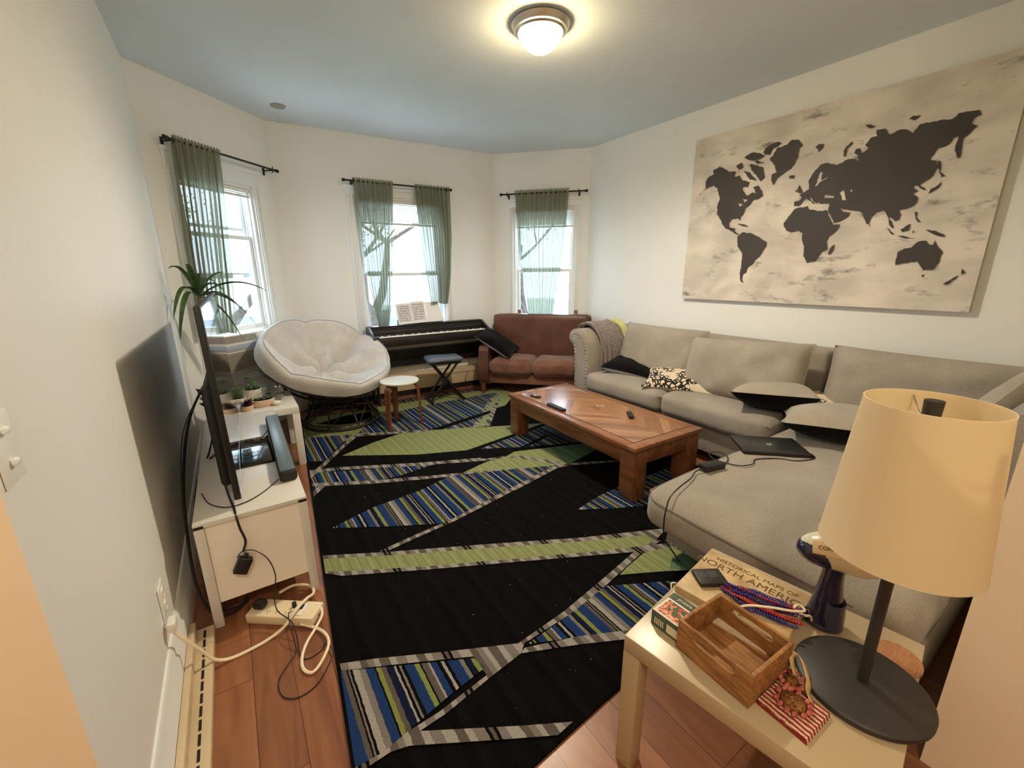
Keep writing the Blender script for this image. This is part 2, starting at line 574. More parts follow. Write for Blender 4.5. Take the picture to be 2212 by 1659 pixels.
# traced outlines in metres: continents on the canvas (y, z), rug motifs on the floor (x, y)
MAP_LAND=[[(2.368,2.152),(2.341,2.188),(2.295,2.2),(2.307,2.235),(2.249,2.253),(2.193,2.22),(2.161,2.195),(2.102,2.187),(2.111,2.148),(2.07,2.154),(2.037,2.11),(1.979,2.088),(1.988,2.052),(2.03,2.058),(2.026,2.032),(1.986,1.988),(1.941,2.007),(1.913,1.99),(1.947,2.045),(1.908,2.052),(1.874,2.009),(1.858,1.97),(1.894,1.95),(1.934,1.949),(1.956,1.914),(1.987,1.893),(1.996,1.855),(2.02,1.831),(2.019,1.801),(2.041,1.824),(2.084,1.825),(2.112,1.794),(2.105,1.76),(2.074,1.75),(2.052,1.748),(2.057,1.729),(2.032,1.707),(2.01,1.698),(2.024,1.695),(2.062,1.712),(2.102,1.739),(2.141,1.756),(2.168,1.786),(2.184,1.821),(2.205,1.844),(2.228,1.881),(2.233,1.942),(2.217,1.994),(2.239,2.051),(2.251,2.086),(2.292,2.113),(2.331,2.105),(2.421,2.053),(2.361,2.096)],[(2.108,2.23),(2.062,2.246),(2.047,2.206),(2.083,2.196)],[(2.048,2.277),(2.02,2.293),(1.982,2.303),(1.928,2.286),(1.885,2.253),(1.922,2.242),(1.988,2.247)],[(1.997,2.221),(1.942,2.204),(1.887,2.176),(1.864,2.105),(1.893,2.08),(1.932,2.129),(1.978,2.174)],[(1.902,2.286),(1.882,2.317),(1.859,2.329),(1.799,2.337),(1.772,2.316),(1.83,2.3),(1.848,2.257),(1.887,2.265)],[(2.039,2.179),(1.99,2.164),(1.927,2.092),(1.982,2.107)],[(1.98,2.242),(1.934,2.236),(1.878,2.204),(1.93,2.212)],[(1.845,2.233),(1.823,2.252),(1.805,2.294),(1.735,2.301),(1.705,2.328),(1.658,2.317),(1.624,2.276),(1.649,2.26),(1.648,2.215),(1.658,2.172),(1.681,2.131),(1.73,2.105),(1.773,2.078),(1.792,2.036),(1.816,2.073),(1.816,2.115),(1.78,2.126),(1.806,2.178),(1.843,2.221)],[(1.691,2.081),(1.65,2.08),(1.653,2.06),(1.679,2.062)],[(1.543,2.242),(1.52,2.258),(1.488,2.251),(1.494,2.226),(1.516,2.204),(1.525,2.227)],[(1.617,1.971),(1.606,2.009),(1.59,1.978),(1.575,1.953),(1.603,1.951)],[(1.634,1.973),(1.618,1.977),(1.617,1.959)],[(1.624,1.867),(1.626,1.896),(1.584,1.902),(1.582,1.925),(1.6,1.936),(1.569,1.952),(1.539,1.97),(1.552,2.018),(1.54,2.049),(1.52,2.09),(1.488,2.122),(1.447,2.125),(1.393,2.098),(1.374,2.105),(1.329,2.123),(1.29,2.115),(1.269,2.1),(1.28,2.138),(1.301,2.153),(1.296,2.177),(1.273,2.177),(1.258,2.144),(1.226,2.167),(1.248,2.192),(1.227,2.226),(1.192,2.228),(1.203,2.265),(1.156,2.262),(1.128,2.222),(1.077,2.238),(1.052,2.232),(1.016,2.204),(0.992,2.244),(0.947,2.241),(0.903,2.243),(0.852,2.234),(0.829,2.258),(0.795,2.257),(0.748,2.252),(0.733,2.223),(0.76,2.214),(0.766,2.19),(0.739,2.17),(0.76,2.142),(0.783,2.121),(0.781,2.078),(0.778,2.024),(0.787,2.017),(0.809,2.062),(0.81,2.102),(0.806,2.135),(0.826,2.132),(0.841,2.1),(0.883,2.091),(0.909,2.033),(0.877,2.022),(0.867,1.988),(0.878,1.944),(0.903,1.92),(0.931,1.901),(0.903,1.878),(0.897,1.863),(0.918,1.875),(0.938,1.898),(0.954,1.9),(0.96,1.891),(0.932,1.868),(0.953,1.852),(0.925,1.828),(0.928,1.8),(0.948,1.778),(0.986,1.768),(1.002,1.765),(0.989,1.738),(0.992,1.708),(1.012,1.7),(1.046,1.729),(1.015,1.67),(1.016,1.655),(1.038,1.682),(1.056,1.735),(1.084,1.774),(1.114,1.767),(1.136,1.744),(1.146,1.697),(1.16,1.699),(1.181,1.738),(1.19,1.765),(1.216,1.784),(1.266,1.795),(1.306,1.806),(1.328,1.819),(1.303,1.789),(1.263,1.779),(1.269,1.758),(1.313,1.73),(1.347,1.722),(1.368,1.757),(1.396,1.805),(1.396,1.855),(1.458,1.863),(1.467,1.887),(1.469,1.864),(1.486,1.872),(1.519,1.911),(1.53,1.912),(1.484,1.861),(1.501,1.869),(1.546,1.909),(1.567,1.9),(1.579,1.873),(1.594,1.86)],[(1.678,1.753),(1.649,1.798),(1.61,1.847),(1.532,1.855),(1.523,1.834),(1.46,1.812),(1.403,1.811),(1.394,1.788),(1.351,1.711),(1.31,1.709),(1.324,1.669),(1.364,1.633),(1.374,1.599),(1.356,1.552),(1.394,1.525),(1.423,1.466),(1.476,1.456),(1.507,1.511),(1.512,1.578),(1.535,1.621),(1.535,1.669),(1.563,1.689),(1.62,1.681),(1.651,1.696),(1.674,1.728)],[(1.35,1.517),(1.341,1.557),(1.319,1.579),(1.326,1.528),(1.339,1.507)],[(2.023,1.639),(2.022,1.686),(1.983,1.71),(1.913,1.698),(1.855,1.667),(1.784,1.624),(1.779,1.592),(1.801,1.561),(1.821,1.516),(1.856,1.484),(1.872,1.452),(1.904,1.432),(1.912,1.391),(1.939,1.378),(1.94,1.33),(1.922,1.306),(1.953,1.322),(1.967,1.378),(1.962,1.447),(1.968,1.542),(2.011,1.598)],[(0.965,1.433),(0.966,1.512),(0.936,1.531),(0.904,1.535),(0.878,1.569),(0.84,1.571),(0.829,1.551),(0.808,1.545),(0.803,1.576),(0.779,1.528),(0.755,1.498),(0.76,1.444),(0.786,1.4),(0.824,1.397),(0.845,1.426),(0.861,1.452),(0.921,1.443)],[(0.827,1.37),(0.811,1.37),(0.82,1.352)],[(0.856,1.636),(0.812,1.628),(0.771,1.605),(0.761,1.588),(0.799,1.598),(0.834,1.62)],[(0.977,1.646),(0.934,1.678),(0.935,1.638),(0.962,1.63)],[(1.058,1.674),(1.034,1.656),(1.001,1.617),(1.019,1.624)],[(1.0,1.612),(0.941,1.603),(0.89,1.589),(0.939,1.592)],[(0.924,1.647),(0.905,1.63),(0.915,1.619),(0.914,1.636)],[(0.926,1.746),(0.914,1.745),(0.913,1.715),(0.887,1.683),(0.899,1.684),(0.916,1.71)],[(0.869,2.025),(0.854,1.995),(0.851,1.958),(0.824,1.93),(0.842,1.928),(0.869,1.998)],[(0.832,1.918),(0.839,1.873),(0.882,1.843),(0.875,1.869),(0.845,1.887)],[(1.146,1.697),(1.138,1.689),(1.142,1.681)],[(1.361,2.145),(1.365,2.177),(1.356,2.201),(1.327,2.228),(1.316,2.217),(1.345,2.193),(1.346,2.142)],[(1.268,2.31),(1.241,2.308),(1.207,2.29),(1.237,2.283)],[(1.05,2.286),(1.033,2.3),(0.994,2.294),(1.02,2.271)],[(0.721,1.315),(0.681,1.355),(0.662,1.369),(0.672,1.345),(0.706,1.313)],[(0.655,1.408),(0.638,1.384),(0.652,1.369)],[(2.049,1.782),(1.992,1.774),(1.945,1.752),(2.004,1.762)]]
MAP_SEA=[[(1.502,1.978),(1.49,2.035),(1.482,2.072),(1.469,2.064),(1.469,2.015),(1.43,2.03),(1.441,2.019),(1.478,2.003)],[(1.437,1.899),(1.425,1.918),(1.37,1.896),(1.381,1.888)],[(1.343,1.914),(1.324,1.929),(1.31,1.893),(1.3,1.864),(1.321,1.866),(1.33,1.895)],[(1.287,1.923),(1.272,1.923),(1.275,1.911)],[(2.017,1.967),(1.975,1.955),(2.0,1.939)],[(2.049,1.939),(2.012,1.928),(2.031,1.911)]]
RUG=[('G',[(0.351,3.945),(0.565,5.045),(1.246,4.489),(1.851,4.464),(2.501,4.512),(2.903,4.486),(2.722,4.024),(2.471,3.781),(2.244,3.572),(1.884,3.21),(1.297,3.41),(0.792,3.687),(0.673,3.605),(0.361,3.776)]),('K',[(0.532,4.209),(0.816,4.309),(1.079,4.287),(1.012,3.989),(0.713,4.055)]),('S',[(0.802,3.729),(1.04,4.09),(1.221,4.122),(1.604,4.164),(2.428,4.16),(2.521,4.121),(2.299,3.942),(1.848,3.405),(1.724,3.278),(1.313,3.449)]),('W',[(2.299,3.942),(2.521,4.121),(2.562,4.092),(2.313,3.892),(1.863,3.365),(1.75,3.26),(1.724,3.278),(1.848,3.405)]),('K',[(1.342,3.44),(2.166,3.614),(2.143,3.542),(1.43,3.378)]),('S',[(0.379,3.902),(0.523,3.825),(0.758,3.725),(0.682,3.644),(0.438,3.28),(0.328,3.338),(0.266,3.225)]),('K',[(1.865,3.221),(2.196,3.637),(2.389,3.663),(2.504,3.528),(2.34,2.986),(2.001,3.147)]),('W',[(1.828,3.227),(2.18,3.675),(2.412,3.908),(2.417,3.875),(2.236,3.663),(1.88,3.211)]),('G',[(0.497,3.269),(0.853,3.434),(1.112,3.503),(1.318,3.461),(1.585,3.312),(1.924,3.155),(2.039,3.102),(2.234,3.021),(2.13,2.88),(1.88,2.882),(1.423,2.836),(1.109,2.947)]),('G',[(1.149,3.504),(1.725,3.258),(2.029,3.115),(2.347,2.976),(2.048,2.905),(1.921,2.9),(1.693,2.867),(1.431,2.826),(1.256,2.926),(0.988,3.053)]),('S',[(1.531,2.796),(1.719,2.826),(2.035,2.887),(2.253,2.971),(2.366,2.942),(2.401,2.835),(2.353,2.476),(2.335,2.425),(1.987,2.549),(1.751,2.681)]),('K',[(1.435,2.832),(2.347,2.976),(2.346,2.926),(1.457,2.787)]),('K',[(1.754,2.612),(2.155,2.73),(2.16,2.691),(1.874,2.605)]),('K',[(0.482,3.359),(1.066,2.984),(1.435,2.832),(1.745,2.673),(2.355,2.401),(2.335,2.349),(1.749,2.606),(1.435,2.625),(1.022,2.87),(0.448,3.179)]),('S',[(0.271,3.14),(0.632,2.956),(1.024,2.804),(1.148,2.746),(0.822,2.707),(0.653,2.734),(0.244,2.949)]),('W',[(0.261,3.189),(0.51,3.097),(1.056,2.817),(1.454,2.643),(1.439,2.603),(1.036,2.768),(0.499,3.045),(0.254,3.13)]),('W',[(0.233,2.977),(0.666,2.739),(0.97,2.606),(0.957,2.56),(0.653,2.693),(0.226,2.925)]),('W',[(0.996,2.805),(1.143,2.769),(1.348,2.668),(1.526,2.589),(1.624,2.561),(1.608,2.532),(1.508,2.558),(1.331,2.634),(1.126,2.731),(0.982,2.769)]),('S',[(0.217,2.939),(0.331,2.869),(0.229,2.734),(0.173,2.675)]),('W',[(0.224,2.991),(0.419,3.24),(0.65,3.566),(0.782,3.708),(0.805,3.682),(0.669,3.527),(0.432,3.195),(0.244,2.949)]),('W',[(0.332,2.874),(0.358,2.842),(0.243,2.699),(0.179,2.648),(0.187,2.713),(0.232,2.756)]),('W',[(0.782,3.708),(1.32,3.465),(1.374,3.438),(1.357,3.398),(0.768,3.65)]),('G',[(1.238,2.496),(1.46,2.553),(1.613,2.543),(1.737,2.587),(2.041,2.483),(2.342,2.387),(2.326,2.246),(1.972,2.173),(1.856,2.181),(1.661,2.278),(1.377,2.412)]),('T',[(2.019,2.489),(2.342,2.387),(2.326,2.246),(1.972,2.173),(1.936,2.203)]),('W',[(1.613,2.543),(1.725,2.499),(1.919,2.228),(1.856,2.181),(1.834,2.273),(1.683,2.472)]),('W',[(0.915,2.619),(1.235,2.491),(1.667,2.286),(1.866,2.194),(1.962,2.177),(2.33,1.99),(2.306,1.968),(1.939,2.144),(1.842,2.165),(1.641,2.25),(1.215,2.453),(0.899,2.58)]),('S',[(0.296,2.304),(0.547,2.39),(0.864,2.423),(1.134,2.502),(1.487,2.358),(1.869,2.199),(1.777,2.195),(1.391,2.091),(0.995,2.007),(0.859,1.978),(0.58,2.132)]),('W',[(1.402,2.108),(1.874,2.204),(1.865,2.172),(1.395,2.07)]),('W',[(0.46,1.947),(0.654,1.975),(0.906,2.001),(1.286,2.089),(1.773,2.191),(1.765,2.159),(1.274,2.048),(0.905,1.974),(0.654,1.946),(0.492,1.922)]),('S',[(1.57,1.663),(1.784,1.703),(2.029,1.72),(2.549,1.7),(2.561,1.411),(2.244,1.278),(1.899,1.483),(1.759,1.551)]),('W',[(0.17,2.097),(0.482,1.923),(0.993,1.66),(1.389,1.449),(1.838,1.246),(1.996,1.25),(1.972,1.22),(1.792,1.224),(1.718,1.204),(1.788,1.126),(1.885,1.089),(1.842,1.061),(1.564,1.176),(1.243,1.113),(1.009,1.08),(0.759,1.07),(0.721,1.041),(0.578,1.023),(0.396,0.995),(0.298,0.991),(0.259,0.968),(0.226,0.993),(0.268,1.011),(0.371,1.012),(0.57,1.037),(0.732,1.083),(0.989,1.106),(1.228,1.146),(1.539,1.203),(1.027,1.464),(0.615,1.673),(0.256,1.864),(0.179,1.943),(0.15,1.971)]),('G',[(0.165,2.068),(0.581,1.835),(0.976,1.633),(1.366,1.424),(1.71,1.259),(1.71,1.209),(1.638,1.2),(1.393,1.311),(0.99,1.511),(0.609,1.704),(0.31,1.87),(0.187,1.945),(0.152,1.985)]),('K',[(1.677,1.183),(1.774,1.186),(1.919,1.148),(1.845,1.098)]),('G',[(1.414,1.142),(1.57,1.169),(1.783,1.111),(1.974,1.049),(1.745,0.908),(1.544,1.025),(1.351,1.127)]),('T',[(1.575,1.016),(1.641,1.054),(1.842,1.061),(1.928,1.021),(1.745,0.908)]),('S',[(1.241,1.112),(1.551,0.947),(1.862,0.79),(1.583,0.643),(1.115,0.887),(0.946,0.977),(0.761,1.061),(1.007,1.079)]),('W',[(0.747,1.053),(0.948,0.979),(1.127,0.892),(1.592,0.648),(1.564,0.633),(1.094,0.864),(0.929,0.947),(0.721,1.041)]),('W',[(0.109,1.396),(0.273,1.32),(0.495,1.204),(0.734,1.085),(0.733,1.047),(0.57,1.037),(0.567,1.129),(0.359,1.237),(0.109,1.364)]),('S',[(0.115,1.361),(0.249,1.288),(0.356,1.231),(0.564,1.123),(0.579,1.065),(0.418,1.041),(0.268,1.01),(0.206,0.985),(0.097,0.985),(0.08,1.158)]),('W',[(0.268,1.01),(0.571,0.827),(0.739,0.731),(0.785,0.702),(0.667,0.73),(0.505,0.823),(0.258,0.968),(0.205,0.983),(0.096,0.98),(0.09,1.001),(0.186,0.995)])]

# ================================================================== the room
CH = 2.76
LX, RXW = -0.34, 3.66
C1, C2, C3, C4 = (LX, 3.99), (0.52, 4.81), (2.87, 4.69), (RXW, 3.86)
DY = 0.935            # where the left wall ends and the hall opens out
PX, PY = 1.50, 0.097  # free corner of the partition on the right
HX0, HY0 = -1.70, -2.40

def frame(a, b):
    ux, uy = b[0] - a[0], b[1] - a[1]
    L = math.hypot(ux, uy)
    return Matrix.Translation((a[0], a[1], 0)) @ Matrix.Rotation(math.atan2(uy, ux), 4, 'Z'), L

def struct(name, g, m, **k):
    return build(name, g, m, kind='structure', **k)

g = G()
g.prism([(HX0 - .2, HY0 - .2), (RXW + .3, HY0 - .2), (RXW + .3, C4[1]), (C3[0] + .2, C3[1] + .2), (C2[0], C2[1] + .25), (LX - .3, C1[1] + .1), (HX0 - .2, 3.0)], (-0.12, 0))
struct('floor', g, FLOORM)
g = G()
g.prism([(HX0 - .2, HY0 - .2), (RXW + .3, HY0 - .2), (RXW + .3, C4[1] + .2), (C3[0] + .2, C3[1] + .3), (C2[0], C2[1] + .35), (LX - .3, C1[1] + .3), (HX0 - .2, 3.0)], (CH, CH + 0.12))
struct('ceiling', g, CEILP)

def wall_bay(name, a, b, u0, u1, z0, z1, ext=(0.0, 0.0)):
    M, L = frame(a, b)
    g = G()
    T = 0.16
    e0, e1 = ext
    g.box(-e0, u0, 0, T, 0, CH)
    g.box(u1, L + e1, 0, T, 0, CH)
    g.box(u0, u1, 0, T, 0, z0)
    g.box(u0, u1, 0, T, z1, CH)
    struct(name, g, PAINT, M=M, weld=False)
    return M, L

W1 = (0.215, 0.905, 0.60, 2.15)
W2 = (0.72, 1.67, 0.70, 2.19)
W3 = (0.245, 0.995, 0.70, 2.16)
M1, L1 = wall_bay('wall_bay_left', C1, C2, *W1, ext=(0.06, 0.0))
M2, L2 = wall_bay('wall_back', C2, C3, *W2, ext=(0.07, 0.07))
M3, L3 = wall_bay('wall_bay_right', C3, C4, *W3, ext=(0.0, 0.06))
g = G(); g.box(LX - .14, LX, DY + .001, C1[1], 0, CH)
struct('wall_left', g, PAINT)
g = G(); g.box(RXW, RXW + .14, PY - .12, C4[1], 0, CH)
struct('wall_right', g, PAINT)
g = G(); g.box(PX, RXW + .14, PY - .12, PY, 0, CH); g.box(PX, PX + .12, HY0, PY - .12, 0, CH)
struct('wall_partition', g, HALLP, weld=False)
g = G(); g.box(HX0, LX - .14, DY, DY + .12, 0, CH); g.box(LX - .14, LX, DY - .001, DY + .001, 0, CH); g.box(HX0 - .14, HX0, HY0, DY, 0, CH); g.box(HX0 - .14, PX + .12, HY0 - .14, HY0, 0, CH)
# trim the small overlap with the left wall corner
struct('wall_hall', g, HALLP, weld=False)

# ---- windows
def build_window(n, M, L, W, casing, sashes, sill_z, head, depth=0.16):
    u0, u1, z0, z1 = W
    root = thing('window_%d' % n, None, None, kind='structure')
    root.matrix_world = M
    cw = casing
    g = G()
    hz = head
    for a, b in ((u0 - cw, u0), (u1, u1 + cw)):
        g.box(a, b, -0.018, 0.0, sill_z - 0.11, z1, 0.003)
        g.box(a + 0.012, a + 0.026, -0.026, -0.018, sill_z, z1, 0.002)
        g.box(b - 0.026, b - 0.012, -0.026, -0.018, sill_z, z1, 0.002)
    g.box(u0 - cw, u1 + cw, -0.02, 0.0, z1, hz, 0.003)
    g.box(u0 - cw - .01, u1 + cw + .01, -0.034, 0.0, hz - 0.025, hz + 0.004, 0.004)
    build('window_frame', g, TRIM, root, weld=False)
    g = G()
    g.box(u0, u0 + 0.022, 0, depth, z0, z1)
    g.box(u1 - 0.022, u1, 0, depth, z0, z1)
    g.box(u0 + .022, u1 - .022, 0, depth, z1 - 0.022, z1)
    for a in (u0 + .022, u1 - .034):
        g.box(a, a + 0.012, 0.028, 0.042, z0, z1 - .022)
        g.box(a, a + 0.012, 0.078, 0.09, z0, z1 - .022)
    build('window_jamb', g, TRIM, root, weld=False)
    g = G()
    g.box(u0 - cw - .02, u1 + cw + .02, -0.055, 0.0, sill_z - .025, sill_z, 0.006)
    g.box(u0 + .001, u1 - .001, 0.0, depth, sill_z - .03, sill_z, 0)
    g.box(u0 - cw, u1 + cw, -0.02, 0.0, sill_z - .12, sill_z - .025, 0.004)
    build('window_sill', g, TRIM, root, weld=False)
    for (y, za, zb, st, zc) in sashes:
        g = G()
        a, b = u0 + .024, u1 - .024
        g.box(a, a + st, y, y + .032, za, zb, .003)
        g.box(b - st, b, y, y + .032, za, zb, .003)
        g.box(a + st, b - st, y, y + .032, za, za + st * 1.1, .003)
        g.box(a + st, b - st, y, y + .032, zb - st * .8, zb, .003)
        if zc:
            g.box(a + st, b - st, y + .006, y + .026, zc - .012, zc + .012)
        s = build('sash', g, TRIM, root, weld=False)
        g = G()
        g.box(a + st - .003, b - st + .003, y + .014, y + .018, za + st, zb - st * .7)
        build('pane', g, PANE, s)
    return root

build_window(1, M1, L1, W1, 0.08, [(0.045, 0.925, 1.735, .042, None), (0.092, 1.375, 2.128, .042, 1.79)], 0.60, 2.285)
build_window(2, M2, L2, W2, 0.085, [(0.045, 0.702, 1.415, .042, None), (0.092, 1.385, 2.168, .042, None)], 0.70, 2.275)
build_window(3, M3, L3, W3, 0.055, [(0.045, 0.702, 1.445, .042, None), (0.092, 1.415, 2.138, .042, None)], 0.70, 2.25)

# ---- baseboards and heaters
g = G()
g.prism([(LX, 0), (LX + .022, 0), (LX + .022, .14), (LX + .014, .15), (LX + .014, .175), (LX + .006, .19), (LX, .19)], (0, 1.0), 'y', M=None)
# stretch the moulding along the wall
for v in g.bm.verts:
    v.co.y = DY if v.co.y < .5 else C1[1] - .02
struct('baseboard_left', g, TRIM)
g = G()
g.box(LX + .023, LX + .10, DY + .02, 1.835, 0, .035, .004)
g.box(LX + .023, LX + .045, DY + .02, 1.835, .035, .075, .004)
heater = build('baseboard_heater', g, BEIGE, label='low beige baseboard heater strip along the left wall by the wood floor', cat='heater', weld=False)
g = G()
for k in range(16):
    y = DY + .06 + k * .052
    if y + .04 < 1.82:
        g.box(LX + .066, LX + .074, y, y + .04, .0352, .0362)
build('slot', g, BLACK, heater)
g = G()
g.box(0.03, 2.32, -.075, -.004, 0.065, .27, .01)
g.box(0.03, 2.32, -.085, -.075, 0.20, .235, .004)
h2 = build('baseboard_heater', g, BEIGE, M=M2, label='long beige baseboard heater under the back window behind the piano', cat='heater', weld=False)
g = G()
g.box(0.04, 2.30, -.06, -.004, 0.0, .065)  # solid black strip stands in for the shade in the gap under the heater
build('gap_shade_block', g, BLACK, h2)
g = G()
g.box(0.02, L1 - .04, -.02, 0, 0, .17, .004)
struct('baseboard_bay', g, TRIM, M=M1)

# ---- ceiling lamp
lamp = thing('ceiling_lamp', 'lit frosted glass dome ceiling lamp with nickel ring on the ceiling', 'ceiling lamp', (1.70, 2.24, CH))
g = G()
g.lathe([(0, 0), (.160, 0), (.166, -.008), (.155, -.03), (.15, -.038), (.138, -.04), (.13, -.05), (.122, -.05), (.122, -.02), (0, -.02)], seg=48)
build('ring', g, SILVER, lamp)
DOME = mat('lit_frosted_glass', (255, 236, 190), 0.4, emit=(255, 226, 172), estr=42.0)
g = G()
g.lathe([(.121, -.051), (.124, -.058), (.118, -.066), (.104, -.088), (.082, -.114), (.05, -.134), (.018, -.142), (0, -.142)], seg=48)
build('glass_dome', g, DOME, lamp)
g = G()
g.lathe([(0, -.158), (.004, -.157), (.006, -.150), (.004, -.145), (.009, -.1415)], seg=16)
build('finial', g, SILVER, lamp)
ld_ = bpy.data.lights.new('ceiling_lamp_bulb', 'SPOT')
ld_.energy = 58
ld_.color = (1.0, .88, .72)
ld_.spot_size = R_(172)
ld_.spot_blend = .6
ld_.shadow_soft_size = .05
lo_ = bpy.data.objects.new('bulb', ld_)
COL.objects.link(lo_)
lo_.parent = lamp
lo_.location = (0, 0, -.17)
hall = thing('ceiling_lamp', 'warm hall ceiling lamp behind the camera position', 'ceiling lamp', (-0.25, -0.62, CH))
g = G(); g.lathe([(0, 0), (.15, 0), (.15, -.04), (0, -.04)], seg=32)
build('ring', g, SILVER, hall)
DOME2 = mat('lit_warm_glass', (255, 226, 170), 0.4, emit=(255, 232, 200), estr=68.0)
g = G(); g.lathe([(.13, -.041), (.12, -.08), (.07, -.12), (0, -.135)], seg=32)
build('glass_dome', g, DOME2, hall)
g = G()
g.lathe([(0, -.012), (.05, -.012), (.058, -.006), (.06, 0), (0, 0)], seg=32)
build('ceiling_cover_plate', g, mat('grey_cover', (150, 146, 138), 0.6), loc=(0.585, 4.36, CH), label='small round grey cover plate on the ceiling above the left window', cat='cover plate')

# ---- curtain rods, curtains, blinds
def rod(M, ua, ub, z, label, brk):
    root = thing('curtain_rod', label, 'curtain rod', group='black curtain rods over the bay windows')
    root.matrix_world = M
    g = G(); g.cyl((ua, -.09, z), (ub, -.09, z), .0085, seg=12)
    build('pole', g, BLACKM, root)
    for u, s in ((ua, -1), (ub, 1)):
        g = G(); g.cyl((u, -.09, z), (u + s * .03, -.09, z), .013, .016, seg=12)
        build('finial', g, BLACKM, root)
    for u in brk:
        g = G()
        g.box(u - .007, u + .007, -.10, -.001, z - .012, z - .002, .002)
        g.box(u - .010, u + .010, -.008, 0, z - .045, z + .02, .002)
        g.tube([(u, -.103, z + .022), (u, -.103, z - .02), (u, -.09, z - .028)], .005, 6)
        build('bracket', g, BLACKM, root)
rod(M1, 0.135, 1.125, 2.325, 'black curtain rod over the left bay window', (0.16, 1.08))
rod(M2, 0.63, 1.735, 2.308, 'black curtain rod over the back window behind the piano', (0.70, 1.70))
rod(M3, 0.13, 1.1, 2.30, 'black curtain rod over the right bay window behind the brown loveseat', (0.19, 1.03))

def curtain(M, label, path, n_fold, z_top, seed, amp=0.016, group='sage sheer curtains'):
    """path: list of (t, u_left, u_right) with t=0 top 1 bottom and z given by 4th"""
    def at(t):
        for a, b in zip(path, path[1:]):
            if a[0] <= t <= b[0]:
                f = (t - a[0]) / (b[0] - a[0] + 1e-9)
                return [a[i] + (b[i] - a[i]) * f for i in range(1, 4)]
        return path[-1][1:]
    g = G()
    rnd = random.Random(seed)
    ph = [rnd.uniform(0, 6.28) for _ in range(5)]
    def fn(a, b):
        u0, u1, z = at(b)
        width = u1 - u0
        u = u0 + width * a + 0.12 * width / n_fold * math.sin(a * n_fold * 6.28 * 1.7 + ph[0])
        k = 0.45 + 0.55 * min(1, b * 3)
        y = -.09 + amp * k * math.sin(a * n_fold * 6.283 + ph[1] + 0.8 * math.sin(b * 3 + ph[2])) + amp * .45 * math.sin(a * n_fold * 2.6 * 6.283 + ph[3] + b * 2)
        zz = z
        y = y + (-.108 - y) * max(0.0, 1 - b / .03)
        if b < 0.025:
            zz += 0.008 * math.sin(a * n_fold * 21 + ph[4])
        if b > 0.98:
            zz += 0.008 * math.sin(a * 9 + ph[3])
        return (u, y, zz)
    g.grid(fn, n_fold * 16, 60)
    o = build('curtain', g, SHEER, M=M, sharp=180, label=label, cat='curtain', weld=False, group=group)
    return o
curtain(M1, 'sage green sheer curtain hanging left of the left bay window', [(0, .15, .535, 2.35), (.6, .11, .45, 1.45), (1, .10, .40, .94)], 9, 2.35, 1)
curtain(M2, 'sage green sheer curtain on the left half of the back window, gathered to a point', [(0, .70, 1.10, 2.335), (.35, .735, 1.06, 1.75), (.75, .79, 1.00, 1.15), (1, .835, .935, .80)], 9, 2.33, 2)
curtain(M2, 'sage green sheer curtain on the right half of the back window', [(0, 1.325, 1.735, 2.33), (.4, 1.36, 1.735, 1.8), (.75, 1.41, 1.71, 1.38), (1, 1.45, 1.66, 1.06)], 10, 2.33, 3)
curtain(M3, 'single sage green sheer curtain on the right bay window, narrowing downward', [(0, .275, .92, 2.335), (.35, .31, .88, 1.75), (.75, .40, .80, 1.2), (1, .47, .73, .72)], 12, 2.33, 4)

SLAT = mat('blind_slat', (232, 230, 224), 0.5)
def blind(M, u0, u1, z0, z1, n, label, rail=True):
    root = thing('window_blind', label, 'blind', group='white window blinds')
    root.matrix_world = M
    g = G(); g.box(u0, u1, .004, .04, z1 - .03, z1, .003)
    build('headrail', g, SLAT, root)
    g = G()
    for k in range(n):
        z = z0 + .02 + (z1 - .04 - z0 - .02) * k / (n - 1)
        g.box(u0 + .004, u1 - .004, .004, .03, -.0006, .0006, M=T4(0, 0, z) @ T4(0, .017, 0) @ RX(28) @ T4(0, -.017, 0))
    build('slats', g, SLAT, root, weld=False, kind='stuff')
    g = G(); g.box(u0 + .002, u1 - .002, .006, .03, z0 - .012, z0 + .008, .003)
    build('bottom_rail', g, mat('blind_rail', (214, 212, 206), .5), root)
blind(M1, .243, .877, 2.065, 2.126, 6, 'white blind fully raised at the top of the left bay window')
blind(M2, .748, 1.642, 1.93, 2.166, 16, 'white slatted blind half raised behind the two back curtains')
blind(M3, .273, .967, 1.94, 2.136, 14, 'white slatted blind half raised behind the single curtain of the right bay window')

# ---- air conditioner in the left bay window
ac = thing('air_conditioner', 'cream window air conditioner sitting in the left bay window', 'air conditioner')
ac.matrix_world = M1
ACM = mat('aged_cream_plastic', (216, 210, 196), .45)
g = G()
g.box(.27, .80, -.09, .30, .605, .92, .012)
g.box(.245, .27, .02, .05, .605, .92); g.box(.80, .88, .02, .05, .605, .92)
build('body', g, ACM, ac, weld=False)
g = G()
for k in range(16):
    z = .62 + k * .0095
    g.box(.285, .785, -.0935, -.0895, z, z + .0045)
build('intake_grille', g, mat('ac_grille', (120, 112, 98), .5), ac, weld=False)
g = G()
for k in range(24):
    u = .29 + k * .0135
    g.box(u, u + .004, -.0935, -.0895, .855, .905)
for z in (.855, .872, .888, .905):
    g.box(.285, .62, -.0945, -.090, z, z + .003)
build('air_vent', g, mat('ac_vent', (128, 122, 112), .5), ac, weld=False)
g = G()
g.box(.285, .785, -.096, -.0895, .785, .835, .003)
p = build('control_panel', g, mat('ac_panel', (170, 176, 192), .4), ac)
g = G()
g.cyl((.68, -.096, .81), (.68, -.11, .81), .014, seg=16); g.cyl((.74, -.096, .81), (.74, -.11, .81), .014, seg=16)
build('knob', g, BLACK, p)

